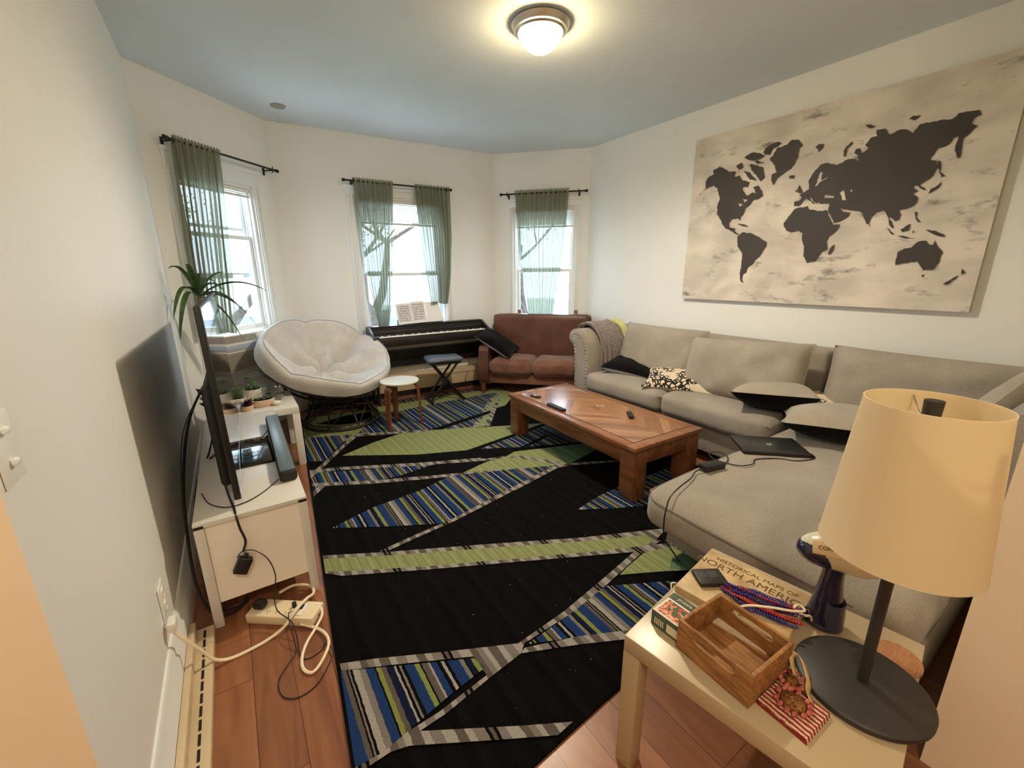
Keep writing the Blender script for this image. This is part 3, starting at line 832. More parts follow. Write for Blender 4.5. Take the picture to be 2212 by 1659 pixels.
# ---- outside
GRD = mat('sunlit_toned_ground', (206, 208, 200), .9, var=(180, 188, 166), scale=.3)  # pale tone puts sunlit brightness into the colour, to bounce light indoors
g = G(); g.prism([(-60, 9), (70, 9), (70, 90), (-60, 90)], (-5.1, -5.0))
struct('trim_1', g, GRD).name = 'ground'
def tree(x, y, z0, h, label, seed, spread=2.6, leafcol=(206, 206, 130), nleaf=900, tw=.22):
    rnd = random.Random(seed)
    root = thing('street_tree', label, 'tree', (x, y, z0), 0, 'trees outside the windows')
    g = G()
    tips = []
    def branch(p, d, L, r, lev):
        pts = [p]
        q = p.copy()
        dd = d.copy()
        for k in range(4):
            dd = (dd + Vector((rnd.uniform(-.22, .22), rnd.uniform(-.22, .22), rnd.uniform(-.02, .14)))).normalized()
            q = q + dd * L / 4
            pts.append(q.copy())
        rr = [r * (1 - .45 * i / 4) for i in range(5)]
        g.tube(pts, rr, 7 if lev < 2 else 5)
        if lev >= 3:
            tips.extend(pts[2:])
            return
        for k in range(3 if lev else 3):
            a = rnd.uniform(0, 6.28)
            up = rnd.uniform(.5, 1.0)
            nd = (dd * up + Vector((math.cos(a), math.sin(a), rnd.uniform(-.1, .4))) * .8).normalized()
            branch(pts[rnd.choice((2, 3, 4)) if lev else 4], nd, L * rnd.uniform(.55, .75), r * .52, lev + 1)
    branch(Vector((0, 0, 0)), Vector((rnd.uniform(-.1, .1), 0, 1)), h * .45, tw, 0)
    build('trunk', g, mat('bark', (64, 56, 48), .9, var=(44, 38, 34), scale=8), root, weld=False)
    g = G()
    tb = bmesh.new()
    for k in range(nleaf):
        t = rnd.choice(tips)
        c = t + Vector([rnd.gauss(0, .32) for _ in range(3)])
        a = Vector([rnd.uniform(-1, 1) for _ in range(3)]).normalized() * rnd.uniform(.03, .06)
        b = a.orthogonal().normalized() * a.length * .6
        tb.faces.new([tb.verts.new(c + s) for s in (a, b, -a, -b)])
    tb.verts.index_update()
    g._merge(tb)
    build('foliage', g, mat('autumn_leaves', leafcol, .8), root, weld=False, kind='stuff')
tree(-.9, 12.6, -5.0, 11.5, 'tall tree with thinning yellow-green leaves outside the left bay window', 3, nleaf=6500, leafcol=(104, 100, 40))
tree(3.95, 13.4, -5.0, 11.5, 'bare forked street tree seen through the back window', 12, nleaf=1100, tw=.30, leafcol=(120, 96, 44))
tree(9.4, 11.8, -5.0, 11.5, 'leafy street tree outside the right bay window', 21, nleaf=1500, leafcol=(70, 96, 66))
house = thing('house', 'white clapboard house across the street below the back window', 'house', (3.4, 22, -5.0))
g = G(); g.box(-7, 7, 0, 8, 0, 3.2)
for k in range(16):
    g.box(-7.01, 7.01, -.03, 0, k * .2, k * .2 + .18)
build('wall', g, mat('white_clapboard', (160, 162, 164), .8), house, weld=False)
g = G(); g.prism([(-.4, 3.2), (8.4, 3.2), (4, 4.3)], (-7.4, 7.4), 'x')
build('roof', g, mat('grey_shingles', (84, 84, 86), .9), house)
for k in range(5):
    x = -5.6 + k * 2.6
    g = G(); g.box(x, x + 1.1, -.06, -.03, 1.3, 2.7)
    wn = build('window', g, TRIM, house)
    g = G(); g.box(x + .1, x + 1.0, -.075, -.06, 1.4, 2.6)
    build('pane', g, mat('dark_pane', (40, 50, 56), .1), wn)

# ================================================================== the big rug
def stripes_mat(name, cols, period, seed, rough=.98, jitter=True):
    m = bpy.data.materials.new(name)
    m.use_nodes = True
    t = m.node_tree
    b = t.nodes['Principled BSDF']
    b.inputs['Roughness'].default_value = rough
    b.inputs['Specular IOR Level'].default_value = 0.08
    tc = N(t, 'ShaderNodeTexCoord')
    sp = N(t, 'ShaderNodeSeparateXYZ')
    t.links.new(tc.outputs['Object'], sp.inputs[0])
    nz = N(t, 'ShaderNodeTexNoise')
    nz.inputs['Scale'].default_value = 45
    t.links.new(tc.outputs['Object'], nz.inputs[0])
    x = math_(t, 'ADD', sp.outputs[0], math_(t, 'MULTIPLY', nz.outputs[0], 0.007))
    fr = math_(t, 'FRACT', math_(t, 'DIVIDE', x, period))
    r = N(t, 'ShaderNodeValToRGB')
    r.color_ramp.interpolation = 'CONSTANT'
    rnd = random.Random(seed)
    n = len(cols)
    ws = [c[1] for c in cols]
    tot = sum(ws)
    e = r.color_ramp.elements
    pos = 0
    for i, (c, wd) in enumerate(cols):
        if i == 0:
            e[0].position = 0
            e[0].color = lin(c)
            e.remove(e[1])
        else:
            q = e.new(pos)
            q.color = lin(c)
        pos += wd / tot
    t.links.new(fr, r.inputs[0])
    n3 = N(t, 'ShaderNodeTexNoise')
    n3.inputs['Scale'].default_value = 260
    t.links.new(tc.outputs['Object'], n3.inputs[0])
    r3 = N(t, 'ShaderNodeValToRGB')
    r3.color_ramp.elements[0].position = .3
    r3.color_ramp.elements[1].position = .7
    r3.color_ramp.elements[0].color = (.72, .72, .72, 1)
    r3.color_ramp.elements[1].color = (1.15, 1.15, 1.15, 1)
    t.links.new(n3.outputs[0], r3.inputs[0])
    t.links.new(mixcol(t, r.outputs[0], r3.outputs[0], 1.0, 'MULTIPLY'), b.inputs['Base Color'])
    bp = N(t, 'ShaderNodeBump')
    bp.inputs['Strength'].default_value = .5
    bp.inputs['Distance'].default_value = .01
    t.links.new(n3.outputs[0], bp.inputs['Height'])
    t.links.new(bp.outputs[0], b.inputs['Normal'])
    return m
bl, bl2, gy, gy2, lt, gn, kk = (32, 56, 102), (20, 28, 54), (122, 116, 110), (92, 85, 80), (156, 152, 146), (126, 136, 72), (12, 11, 11)
RSTR = stripes_mat('rug_stripes', [(kk, 1), (bl, 4), (gy, 1.5), (kk, .6), (bl2, 2), (gn, 1.8), (bl, 4.5), (gy2, 1.5), (kk, .7), (gy, .6), (kk, .7), (lt, 2.2), (gy, 2), (bl, 3), (kk, .6), (gn, 1.4), (gy2, 1.8), (bl2, 2.6), (lt, .8), (kk, .9), (gy, .8), (kk, 1.2), (bl, 3.2), (gn, 1.8), (kk, .6), (gy2, 2), (lt, .9), (bl, 2.2), (kk, 1.4), (lt, 1.3)], .47, 2)
RCHK = stripes_mat('rug_grey_bars', [(lt, 3), (gy2, 2.5), (lt, 2), (gy, 3), (kk, .9), (gy2, 1), (kk, .9), (gy, 2.4), (lt, 3.4), (gy2, 2), (gy, 2), (lt, 1.6), (gy2, 3), (lt, 2), (gy, 3)], .36, 3)
g1, g2, g3 = (138, 146, 100), (126, 134, 90), (148, 156, 110)
RGRN = stripes_mat('rug_green', [(g1, 3), (g2, 1), (g3, 2), (g1, 2), (g2, 1.4), (g1, 3), (g3, 1.2), (g2, 1)], .12, 4)
RTEAL = stripes_mat('rug_teal', [((92, 124, 96), 2), ((84, 112, 88), 1), ((104, 136, 104), 1.4)], .1, 5)
RBLK = stripes_mat('rug_black', [((13, 11, 11), 3), ((8, 7, 7), 2), ((16, 14, 13), 2), ((10, 9, 9), 3)], .17, 6)
RC = [(.066, .685), (2.72, .865), (2.70, 4.33), (.425, 4.455)]

def clip(poly, a, b):
    out = []
    f = lambda p: (b[0] - a[0]) * (p[1] - a[1]) - (b[1] - a[1]) * (p[0] - a[0])
    for i, p in enumerate(poly):
        q = poly[(i + 1) % len(poly)]
        fp, fq = f(p), f(q)
        if fp >= 0:
            out.append(p)
        if (fp >= 0) != (fq >= 0):
            t = fp / (fp - fq)
            out.append((p[0] + (q[0] - p[0]) * t, p[1] + (q[1] - p[1]) * t))
    return out
g = G()
g.prism(RC, (0.0004, .011), mi=0)
inner = [(.078, .70), (2.70, .88), (2.68, 4.32), (.435, 4.44)]
zi = .0112
for m, pts in RUG:
    P = pts
    for i in range(4):
        P = clip(P, inner[i], inner[(i + 1) % 4])
        if len(P) < 3:
            break
    if len(P) >= 3:
        g.poly([(p[0], p[1], zi) for p in P], mi={'K': 0, 'G': 1, 'S': 2, 'W': 3, 'T': 4}[m])
        zi += .00012
build('area_rug', g, [RBLK, RGRN, RSTR, RCHK, RTEAL], label='large black, lime and blue striped geometric rug on the wood floor', cat='rug', sharp=30, weld=False)
FRG = stripes_mat('small_rug_stripes', [((58, 40, 38), 3), ((150, 132, 112), 1), ((34, 28, 30), 3), ((92, 60, 50), 2), ((170, 156, 138), .8)], .09, 8)
g = G()
g.prism([(.98, 4.455), (2.42, 4.385), (2.44, 4.52), (1.0, 4.59)], (0.0004, .007))
for k in range(70):
    x = .99 + k * .0207
    y = 4.452 - (x - .98) * .049
    g.box(x, x + .009, y - .035, y, .0006, .005, mi=1)
build('small_rug', g, [FRG, mat('fringe', (150, 138, 122), .95)], label='dark striped fringed small rug under the piano at the far edge of the big rug', cat='rug', weld=False)

# ================================================================== wall map
MX = 3.615
g = G()
ya, yb, za, zb = 0.583, 2.498, 1.155, 2.508
def canv(a, b):
    y, z = ya + (yb - ya) * a, za + (zb - za) * b
    e = min(a, 1 - a, b, 1 - b)
    k = min(1, e * 14)
    lo = max(0, 1 - b * 3.0)
    d = .0045 * k * (lo * math.sin(a * 70 + (b * 3) * (a - .5) * 40) + .35 * noise.noise(Vector((a * 30, b * 4, 0))))
    return (MX - d, y, z)
g.grid(canv, 150, 40, mi=0)
g.box(MX + .008, RXW - .002, ya, yb, za, zb, mi=1)
for y0_, y1_, z0_, z1_ in ((ya, ya + .003, za, zb), (yb - .003, yb, za, zb), (ya, yb, za, za + .003), (ya, yb, zb - .003, zb)):
    g.box(MX + .0002, MX + .01, y0_, y1_, z0_, z1_, mi=1)
CANV = mat('printed_canvas', (226, 218, 206), .62, var=(196, 188, 178), scale=3.2, stretch=(1, 1, 1.8), detail=8)
t = CANV.node_tree
bb = t.nodes['Principled BSDF']
src = bb.inputs['Base Color'].links[0].from_socket
tc = N(t, 'ShaderNodeTexCoord'); mpn = N(t, 'ShaderNodeMapping'); mpn.inputs['Scale'].default_value = (1, 3.5, 9)
t.links.new(tc.outputs['Object'], mpn.inputs[0])
nz = N(t, 'ShaderNodeTexNoise'); nz.inputs['Scale'].default_value = 1.15; nz.inputs['Detail'].default_value = 9; nz.inputs['Roughness'].default_value = .68
t.links.new(mpn.outputs[0], nz.inputs[0])
rr = N(t, 'ShaderNodeValToRGB')
rr.color_ramp.elements[0].position = .56; rr.color_ramp.elements[1].position = .68
t.links.new(nz.outputs[0], rr.inputs[0])
t.links.new(mixcol(t, src, lin((122, 118, 112)), rr.outputs[0]), bb.inputs['Base Color'])
mp_ = build('canvas_map', g, [CANV, mat('canvas_side', (176, 166, 146), .8)], label='large black and cream world map canvas on the right wall above the sofa', cat='wall art', weld=False, sharp=60)
LAND = mat('map_land_ink', (62, 56, 52), .6, var=(54, 49, 46), scale=4)
rndm = random.Random(4)
def rough(poly, amt):
    out = []
    for i, p in enumerate(poly):
        q = poly[(i + 1) % len(poly)]
        out.append(p)
        L = math.dist(p, q)
        n = int(L / .014)
        for k in range(1, n):
            f = k / n
            nx, ny = -(q[1] - p[1]) / L, (q[0] - p[0]) / L
            j = rndm.uniform(-amt, amt)
            out.append((p[0] + (q[0] - p[0]) * f + nx * j, p[1] + (q[1] - p[1]) * f + ny * j))
    return out
for p in MAP_LAND:
    g = G()
    g.poly([(MX - .0066, y, z) for y, z in rough(p, .0035)], mi=0)
    build('printed_land', g, LAND, mp_, weld=False)
for p in MAP_SEA:
    g = G()
    g.poly([(MX - .0072, y, z) for y, z in rough(p, .003)], mi=0)
    build('printed_sea', g, CANV, mp_, weld=False)

# ================================================================== sectional sofa
NAIL = mat('pewter_nailhead', (190, 188, 186), .25, metal=1)
ESPR = mat('espresso_wood', (24, 18, 16), .25)
def scroll_arm(g, y_in, sgn, x0, x1, zt=.87, mi=0):
    """rolled arm; profile in YZ, rolling outward in the sgn direction"""
    prof = [(0, .09), (0, .45), (.005, .60), (.03, .72), (.075, .805), (.13, .85), (.19, zt - .005), (.25, .855), (.292, .82), (.305, .775), (.292, .735), (.262, .715), (.235, .70), (.218, .62), (.208, .45), (.205, .09)]
    P = [(y_in + sgn * p[0], p[1]) for p in prof]
    pts = [(v.x, v.y) for v in smooth_path([(a, b, 0) for a, b in P], 3)]
    g.prism(pts, (x0, x1), 'x', mi=mi)
    return P

sofa = thing('sectional_sofa', 'long grey linen sofa section with rolled nailhead arm and two seat cushions', 'sofa')
g = G()
g.box(2.81, 3.62, 1.16, 2.90, .09, .30, .012)
g.box(3.40, 3.62, 1.16, 2.94, .25, .862, .035, seg=3)
build('frame', g, LINEN, sofa)
g = G()
prof = scroll_arm(g, 2.885, 1, 2.82, 3.62)
build('arm', g, LINEN, sofa, sharp=50)
g = G()
def arm_face(y_in, sgn, x, zt=.87):
    q = [(.012, .10), (.012, .45), (.018, .60), (.043, .715), (.085, .79), (.135, .832), (.19, .848), (.245, .838), (.28, .81), (.288, .776), (.278, .75), (.25, .73), (.222, .70), (.205, .62), (.195, .45), (.193, .10)]
    P = smooth_path([(x, y_in + sgn * a, b) for a, b in q], 3)
    return P
fp = arm_face(2.885, 1, 2.80)
g.prism([(p.y, p.z) for p in fp], (2.803, 2.82), 'x')
build('arm_panel', g, LINEN, sofa, sharp=50)
g = G()
acc = 0
ins = [(.032, .12), (.032, .45), (.038, .60), (.062, .70), (.10, .77), (.145, .81), (.19, .825), (.24, .815), (.262, .79), (.262, .765), (.24, .752), (.205, .71), (.188, .62), (.178, .45), (.176, .12)]
pth = smooth_path([(2.80, 2.885 + a, b) for a, b in ins], 12)
last = pth[0]
for p in pth:
    if (p - last).length > .029:
        g.ball(p, .0085, 8, sc=(.6, 1, 1))
        last = p
build('nailhead_trim', g, NAIL, sofa, weld=False)
for y0, y1, sd in ((1.175, 2.02, 1), (2.025, 2.872, 2)):
    g = G(); g.cushion(2.75, 3.44, y0, y1, .295, .47, r=.05, puff=.016, seed=sd, n=16)
    c = build('seat_cushion', g, LINEN, sofa, sharp=180)
    g = G(); g.tube(smooth_path([(3.3, y0 + .004, .437), (2.80, y0 + .004, .437), (2.757, y0 + .04, .437), (2.752, (y0 + y1) / 2, .44), (2.757, y1 - .04, .437), (2.80, y1 - .004, .437), (3.3, y1 - .004, .437)], 6), .004, 6)
    build('piping', g, LINEN, c)
# loose back cushions, slumped differently
def back_cushion(parent, w_, h_, t_, M, seed):
    g = G()
    g.pillow(w_, h_, t_, n=36, pinch=.035, seed=seed, ex=4.0, wob=.012)
    c = build('back_cushion', g, LINEN, parent, sharp=75, M=M)
    g = G()
    P = []
    for k in range(80):
        a = k / 80 * 4
        s_, f = int(a), (a % 1) * 2 - 1
        u, v = ((f, -1), (1, f), (-f, 1), (-1, -f))[s_]
        P.append((w_ / 2 * u * (1 - .035 * (1 - v * v)), h_ / 2 * v * (1 - .035 * (1 - u * u)), 0))
    g.tube(P, .0045, 6, closed=True)
    build('piping', g, PILLG, c, weld=False)
back_cushion(sofa, .86, .50, .25, T4(3.245, 2.43, .675) @ RZ(-90) @ RX(72), 3)
back_cushion(sofa, .90, .47, .27, T4(3.13, 1.61, .675) @ RZ(-92) @ RX(70) @ RZ(4), 5)
for x, y in ((2.86, 1.22), (2.86, 3.03), (3.55, 1.22), (3.55, 3.0)):
    g = G(); g.lathe([(.03, 0.012), (.042, .03), (.045, .06), (.035, .09), (0, .092)], (x, y, 0), 20)
    build('foot', g, ESPR, sofa)

ch = thing('chaise_sofa', 'grey linen chaise section nearest the white table, with one long seat cushion', 'sofa')
g = G()
g.box(1.64, 3.62, .16, 1.10, .085, .27, .02)
g.box(3.40, 3.62, .16, 1.11, .25, .862, .035, seg=3)
build('frame', g, LINEN, ch)
g = G(); g.cushion(1.455, 3.42, .175, 1.125, .25, .455, r=.085, puff=.016, wob=.006, n=24, seed=8)
c = build('seat_cushion', g, LINEN, ch, sharp=180)
g = G()
g.tube(smooth_path([(3.2, 1.130, .402), (2.4, 1.134, .402), (1.62, 1.130, .402), (1.52, 1.112, .402), (1.466, 1.06, .402), (1.452, .96, .402), (1.446, .64, .404), (1.450, .40, .403), (1.455, .30, .402)], 8), .0055, 6)
build('piping', g, fabric('dark_linen_piping', (128, 119, 106), (110, 102, 90), 300), c)
back_cushion(ch, .93, .50, .23, T4(3.27, .645, .675) @ RZ(-90) @ RX(75), 9)
g = G(); scroll_arm(g, .305, -1, 2.55, 3.62)
for v in g.bm.verts:
    v.co.y = max(v.co.y, .105)
build('arm', g, LINEN, ch, sharp=50)
g = G()
for k in range(13):
    g.ball((2.545, .28 - .012 * math.sin(k * .24), .30 + k * .042), .0065, 8, sc=(.6, 1, 1))
for k in range(31):
    g.ball((1.637, .19 + k * .03, .105), .006, 8, sc=(.6, 1, 1))
for k in range(36):
    g.ball((1.66 + k * .03, 1.102, .105), .006, 8, sc=(1, .6, 1))
build('nailhead_trim', g, NAIL, ch, weld=False)
for x, y in ((1.80, 1.02), (1.80, .26), (3.55, 1.02), (3.55, .24)):
    g = G(); g.lathe([(.022, 0.012), (.045, .022), (.06, .05), (.055, .08), (.045, .09), (0, .092)], (x, y, 0), 20)
    build('foot', g, ESPR, ch)

# ---- throws over the far arm
def drape(name, label, x0, x1, prof, m, cat, seed, amp=.012, nf=5, thick=.012):
    P = smooth_path([(a, b, 0) for a, b in prof], 8)
    n = len(P) - 1
    def fn(a, b, off=0):
        i = min(int(b * n), n - 1)
        f = b * n - i
        p = P[i].lerp(P[i + 1], f)
        d = (P[i + 1] - P[i]).normalized()
        nn = Vector((-d.y, d.x))
        w_ = .5 + .5 * math.sin(a * nf * 6.283 + 1.5 * math.sin(b * 4 + seed) + seed)
        wv = amp * w_ + amp * .8 * noise.noise(Vector((a * 6, b * 5, seed)))
        x = x0 + (x1 - x0) * a + .03 * math.sin(b * 3.1 + seed) * (a - .3) + .02 * math.sin(b * 7 + a * 3)
        return (x, p.x + nn.x * (wv + off), p.y + nn.y * (wv + off))
    g = G()
    g.grid(lambda a, b: fn(a, b, thick), 90, 70)
    o = build(name, g, m, sharp=180, label=label, cat=cat, weld=False)
    sm = o.modifiers.new('thick', 'SOLIDIFY'); sm.thickness = -thick; sm.offset = 1
    return o
armp = [(2.862, .50), (2.872, .62), (2.90, .735), (2.95, .82), (3.01, .868), (3.075, .886), (3.14, .872), (3.19, .83), (3.205, .77)]
drape('throw_blanket', 'furry taupe throw blanket draped over the rolled arm of the long sofa', 2.94, 3.27, [(p[0] - .002, p[1] + .008) for p in armp], THROW, 'blanket', 1.0, .02, 6)
drape('throw_blanket', 'pale yellow throw blanket hanging in the back corner of the long sofa', 3.27, 3.40, [(p[0], p[1] + .012) for p in armp], YELT, 'blanket', 2.3, .016, 2.5)
blk = bpy.data.objects[-1] if False else None

# ---- loose pillows
def pil(name, label, w_, h_, t_, mats, M, seed, grp=None, **k):
    g = G()
    g.pillow(w_, h_, t_, mi=0, mi_b=1 if len(mats) > 1 else 0, seed=seed, **k)
    return build(name, g, mats, M=M, sharp=75, label=label, cat='pillow', group=grp)
def leop(name):
    m = bpy.data.materials.new(name)
    m.use_nodes = True
    t = m.node_tree
    b = t.nodes['Principled BSDF']
    b.inputs['Roughness'].default_value = .9
    tc = N(t, 'ShaderNodeTexCoord')
    nz = N(t, 'ShaderNodeTexNoise'); nz.inputs['Scale'].default_value = 9
    t.links.new(tc.outputs['Object'], nz.inputs[0])
    mx = N(t, 'ShaderNodeVectorMath', operation='ADD')
    sc_ = N(t, 'ShaderNodeVectorMath', operation='SCALE'); sc_.inputs['Scale'].default_value = .05
    t.links.new(nz.outputs['Color'], sc_.inputs[0]); t.links.new(tc.outputs['Object'], mx.inputs[0]); t.links.new(sc_.outputs[0], mx.inputs[1])
    v = N(t, 'ShaderNodeTexVoronoi'); v.feature = 'DISTANCE_TO_EDGE'; v.inputs['Scale'].default_value = 30
    t.links.new(mx.outputs[0], v.inputs['Vector'])
    r = N(t, 'ShaderNodeValToRGB'); r.color_ramp.interpolation = 'EASE'
    r.color_ramp.elements[0].position = .11; r.color_ramp.elements[0].color = lin((26, 22, 20))
    r.color_ramp.elements[1].position = .17; r.color_ramp.elements[1].color = lin((222, 210, 188))
    t.links.new(v.outputs['Distance'], r.inputs[0])
    v2 = N(t, 'ShaderNodeTexVoronoi'); v2.inputs['Scale'].default_value = 8
    t.links.new(mx.outputs[0], v2.inputs['Vector'])
    r2 = N(t, 'ShaderNodeValToRGB'); r2.color_ramp.elements[0].position = .60; r2.color_ramp.elements[1].position = .64
    t.links.new(v2.outputs['Distance'], r2.inputs[0])
    t.links.new(mixcol(t, r.outputs[0], lin((214, 200, 176)), r2.outputs[0]), b.inputs['Base Color'])
    return m
LEO = leop('animal_print')
GREYB = fabric('pale_grey_backing', (186, 188, 192), (170, 172, 176), 120)
PILLOWS = [
 ('throw_pillow', 'black plush pillow with grey back lying at the far end of the long sofa seat', .56, .50, .15, [BLKF, GREYB], T4(3.16, 2.62, .535) @ RZ(20) @ RY(-4) @ RX(6), 1),
 ('throw_pillow', 'black and cream animal print pillow on the long sofa next to the black plush pillow', .60, .36, .14, [LEO, PILLG], T4(3.03, 2.02, .53) @ RZ(-63) @ RX(14), 2),
 ('throw_pillow', 'grey pillow with black plush underside tilted across the middle of the sectional', .58, .50, .20, [PILLG, BLKF], T4(3.05, 1.30, .565) @ RZ(20) @ RX(-4) @ RY(15), 3),
 ('throw_pillow', 'black and cream animal print pillow behind the grey pillows beside the lamp shade', .58, .36, .15, [LEO, PILLG], T4(3.24, .98, .53) @ RZ(-70) @ RX(8), 4),
 ('throw_pillow', 'grey pillow with black plush underside lying on the chaise next to the laptop', .62, .60, .20, [PILLG, BLKF], T4(2.83, .84, .555) @ RZ(22) @ RY(9) @ RX(-2), 5),
 ('throw_pillow', 'large grey linen pillow propped upright in the near corner of the chaise behind the lamp', .50, .46, .18, [PILLG], T4(3.14, .29, .70) @ RZ(165) @ RX(68) @ RZ(35), 6),
 ('throw_pillow', 'black pillow with pale grey back slumped against the left arm of the brown loveseat', .50, .44, .13, [BLKF, GREYB], T4(2.62, 4.25, .60) @ RZ(-44) @ RY(32) @ RX(10), 7),
]
for p in PILLOWS:
    pil(*p[:2], p[2], p[3], p[4], p[5], p[6], p[7], 'loose pillows on the sofas')

# ================================================================== coffee table
ct = thing('coffee_table', 'long oak coffee table with parquet top standing on the rug before the sofa', 'coffee table', (2.235, 2.235, 0.012), R_(-1.7))
def parquet():
    m = bpy.data.materials.new('parquet_veneer')
    m.use_nodes = True
    t = m.node_tree
    b = t.nodes['Principled BSDF']
    b.inputs['Roughness'].default_value = .24
    b.inputs['Coat Weight'].default_value = .1
    tc = N(t, 'ShaderNodeTexCoord')
    sp = N(t, 'ShaderNodeSeparateXYZ')
    t.links.new(tc.outputs['Object'], sp.inputs[0])
    ax = math_(t, 'ABSOLUTE', sp.outputs[0])
    ay = math_(t, 'ABSOLUTE', sp.outputs[1])
    d = math_(t, 'ADD', ay, math_(t, 'MULTIPLY', ax, 1.0))
    idx = math_(t, 'FLOOR', math_(t, 'DIVIDE', d, .075))
    wn = N(t, 'ShaderNodeTexWhiteNoise', noise_dimensions='2D')
    cb = N(t, 'ShaderNodeCombineXYZ')
    t.links.new(idx, cb.inputs[0])
    t.links.new(math_(t, 'SIGN', sp.outputs[0]), cb.inputs[1])
    t.links.new(cb.outputs[0], wn.inputs['Vector'])
    r = N(t, 'ShaderNodeValToRGB')
    r.color_ramp.elements[0].color = lin((132, 88, 58))
    r.color_ramp.elements[1].color = lin((180, 132, 94))
    t.links.new(wn.outputs['Value'], r.inputs[0])
    nz = N(t, 'ShaderNodeTexNoise')
    cb2 = N(t, 'ShaderNodeCombineXYZ')
    t.links.new(math_(t, 'MULTIPLY', d, 60.0), cb2.inputs[0])
    t.links.new(math_(t, 'MULTIPLY', math_(t, 'SUBTRACT', ay, ax), 5.0), cb2.inputs[1])
    t.links.new(cb2.outputs[0], nz.inputs[0])
    nz.inputs['Scale'].default_value = 1
    r2 = N(t, 'ShaderNodeValToRGB')
    r2.color_ramp.elements[0].position = .3; r2.color_ramp.elements[1].position = .7
    r2.color_ramp.elements[0].color = (.78, .76, .74, 1); r2.color_ramp.elements[1].color = (1.08, 1.08, 1.08, 1)
    t.links.new(nz.outputs[0], r2.inputs[0])
    t.links.new(mixcol(t, r.outputs[0], r2.outputs[0], 1.0, 'MULTIPLY'), b.inputs['Base Color'])
    return m
TH = .368
g = G(); 
hx, hy, fr = .33, .725, .075
for a in ((-hx, hx, -hy, -hy + fr), (-hx, hx, hy - fr, hy), (-hx, -hx + fr, -hy + fr, hy - fr), (hx - fr, hx, -hy + fr, hy - fr)):
    g.box(*a, TH - .03, TH, .006)
g.box(-hx + .015, hx - .015, -hy + .015, hy - .015, TH - .045, TH - .03, .004)
top = build('tabletop_frame', g, TABW, ct, weld=False)
g = G(); g.box(-hx + fr + .003, hx - fr - .003, -hy + fr + .003, hy - fr - .003, TH - .025, TH - .0005)
build('parquet_panel', g, parquet(), ct, label='parquet inlay panel with diagonal boards')
g = G()
for s in (-1, 1):
    g.box(s * .295 - .012, s * .295 + .012, -.60, .60, TH - .135, TH - .045, .004)
    g.box(s * .305 - .012, s * .305 + .012, -.60, .60, TH - .06, TH - .046, .004)
    g.box(-.20, .20, s * .69 - .012, s * .69 + .012, TH - .135, TH - .045, .004)
build('apron', g, TABW2, ct, weld=False)
for sx in (-1, 1):
    for sy in (-1, 1):
        g = G(); g.box(sx * .255 - .06, sx * .255 + .06, sy * .655 - .06, sy * .655 + .06, 0, TH - .045, .01)
        build('leg', g, TABW2, ct)
ctz = TH + .0125
def ctp(x, y):   # point on the coffee table top, world
    v = Matrix.Rotation(R_(-1.7), 4, 'Z') @ Vector((x, y, 0))
    return (2.235 + v.x, 2.235 + v.y, ctz)
def remote(label, loc, rz, L, W_, H_, rb=.004, n=5):
    root = thing('remote_control', label, 'remote control', loc, R_(rz), 'remotes on the coffee table')
    g = G(); g.box(-W_ / 2, W_ / 2, -L / 2, L / 2, .0003, H_, rb)
    build('body', g, BLACK, root)
    g = G()
    for i in range(n):
        for j in range(3):
            g.box(-W_ * .3 + j * W_ * .22, -W_ * .3 + j * W_ * .22 + W_ * .13, -L * .35 + i * L * .14, -L * .35 + i * L * .14 + L * .06, H_, H_ + .0012, mi=0)
    build('buttons', g, mat('remote_buttons', (62, 62, 66), .5), root, weld=False)
    return root
remote('long flat black remote control near the left edge of the coffee table', (2.005, 2.40, ctz), -3, .20, .045, .016)
remote('small rounded black remote lying in the middle right of the coffee table', (2.33, 1.945, ctz), -40, .13, .04, .02, .012)
kb = thing('key_fob', 'small black fob with loop near the far left corner of the coffee table', 'key fob', (2.055, 2.735, ctz), R_(15))
g = G(); g.box(-.02, .02, -.05, .045, 0, .014, .005)
build('body', g, BLACK, kb)
g = G(); g.box(-.014, .014, -.01, .02, .014, .0155)
build('screen', g, mat('grey_display', (176, 178, 176), .3), kb)
g = G(); g.tube(smooth_path([(0, .045, .007), (-.02, .07, .012), (-.015, .10, .03), (.008, .10, .03), (.012, .07, .012), (0, .045, .007)], 6), .0018, 6)
build('loop', g, mat('red_brown_cord', (120, 50, 44), .7), kb)
g = G()
g.tube(smooth_path([(x, y, ctz + .0006) for x, y in ((2.33, 2.28), (2.30, 2.25), (2.33, 2.225), (2.36, 2.25), (2.33, 2.262))], 5), [.003] * 21, 5)
for v in g.bm.verts:
    v.co.z = ctz + .0002 + (v.co.z - ctz) * .2
build('hair_tie', g, mat('pale_elastic', (214, 196, 176), .8), label='thin pale loop of elastic lying on the parquet of the coffee table', cat='elastic', weld=False)

# ================================================================== brown loveseat
lv = thing('loveseat', 'brown leather and suede loveseat standing under the right bay window', 'loveseat', (C3[0], C3[1], 0), math.atan2(C4[1] - C3[1], C4[0] - C3[0]))
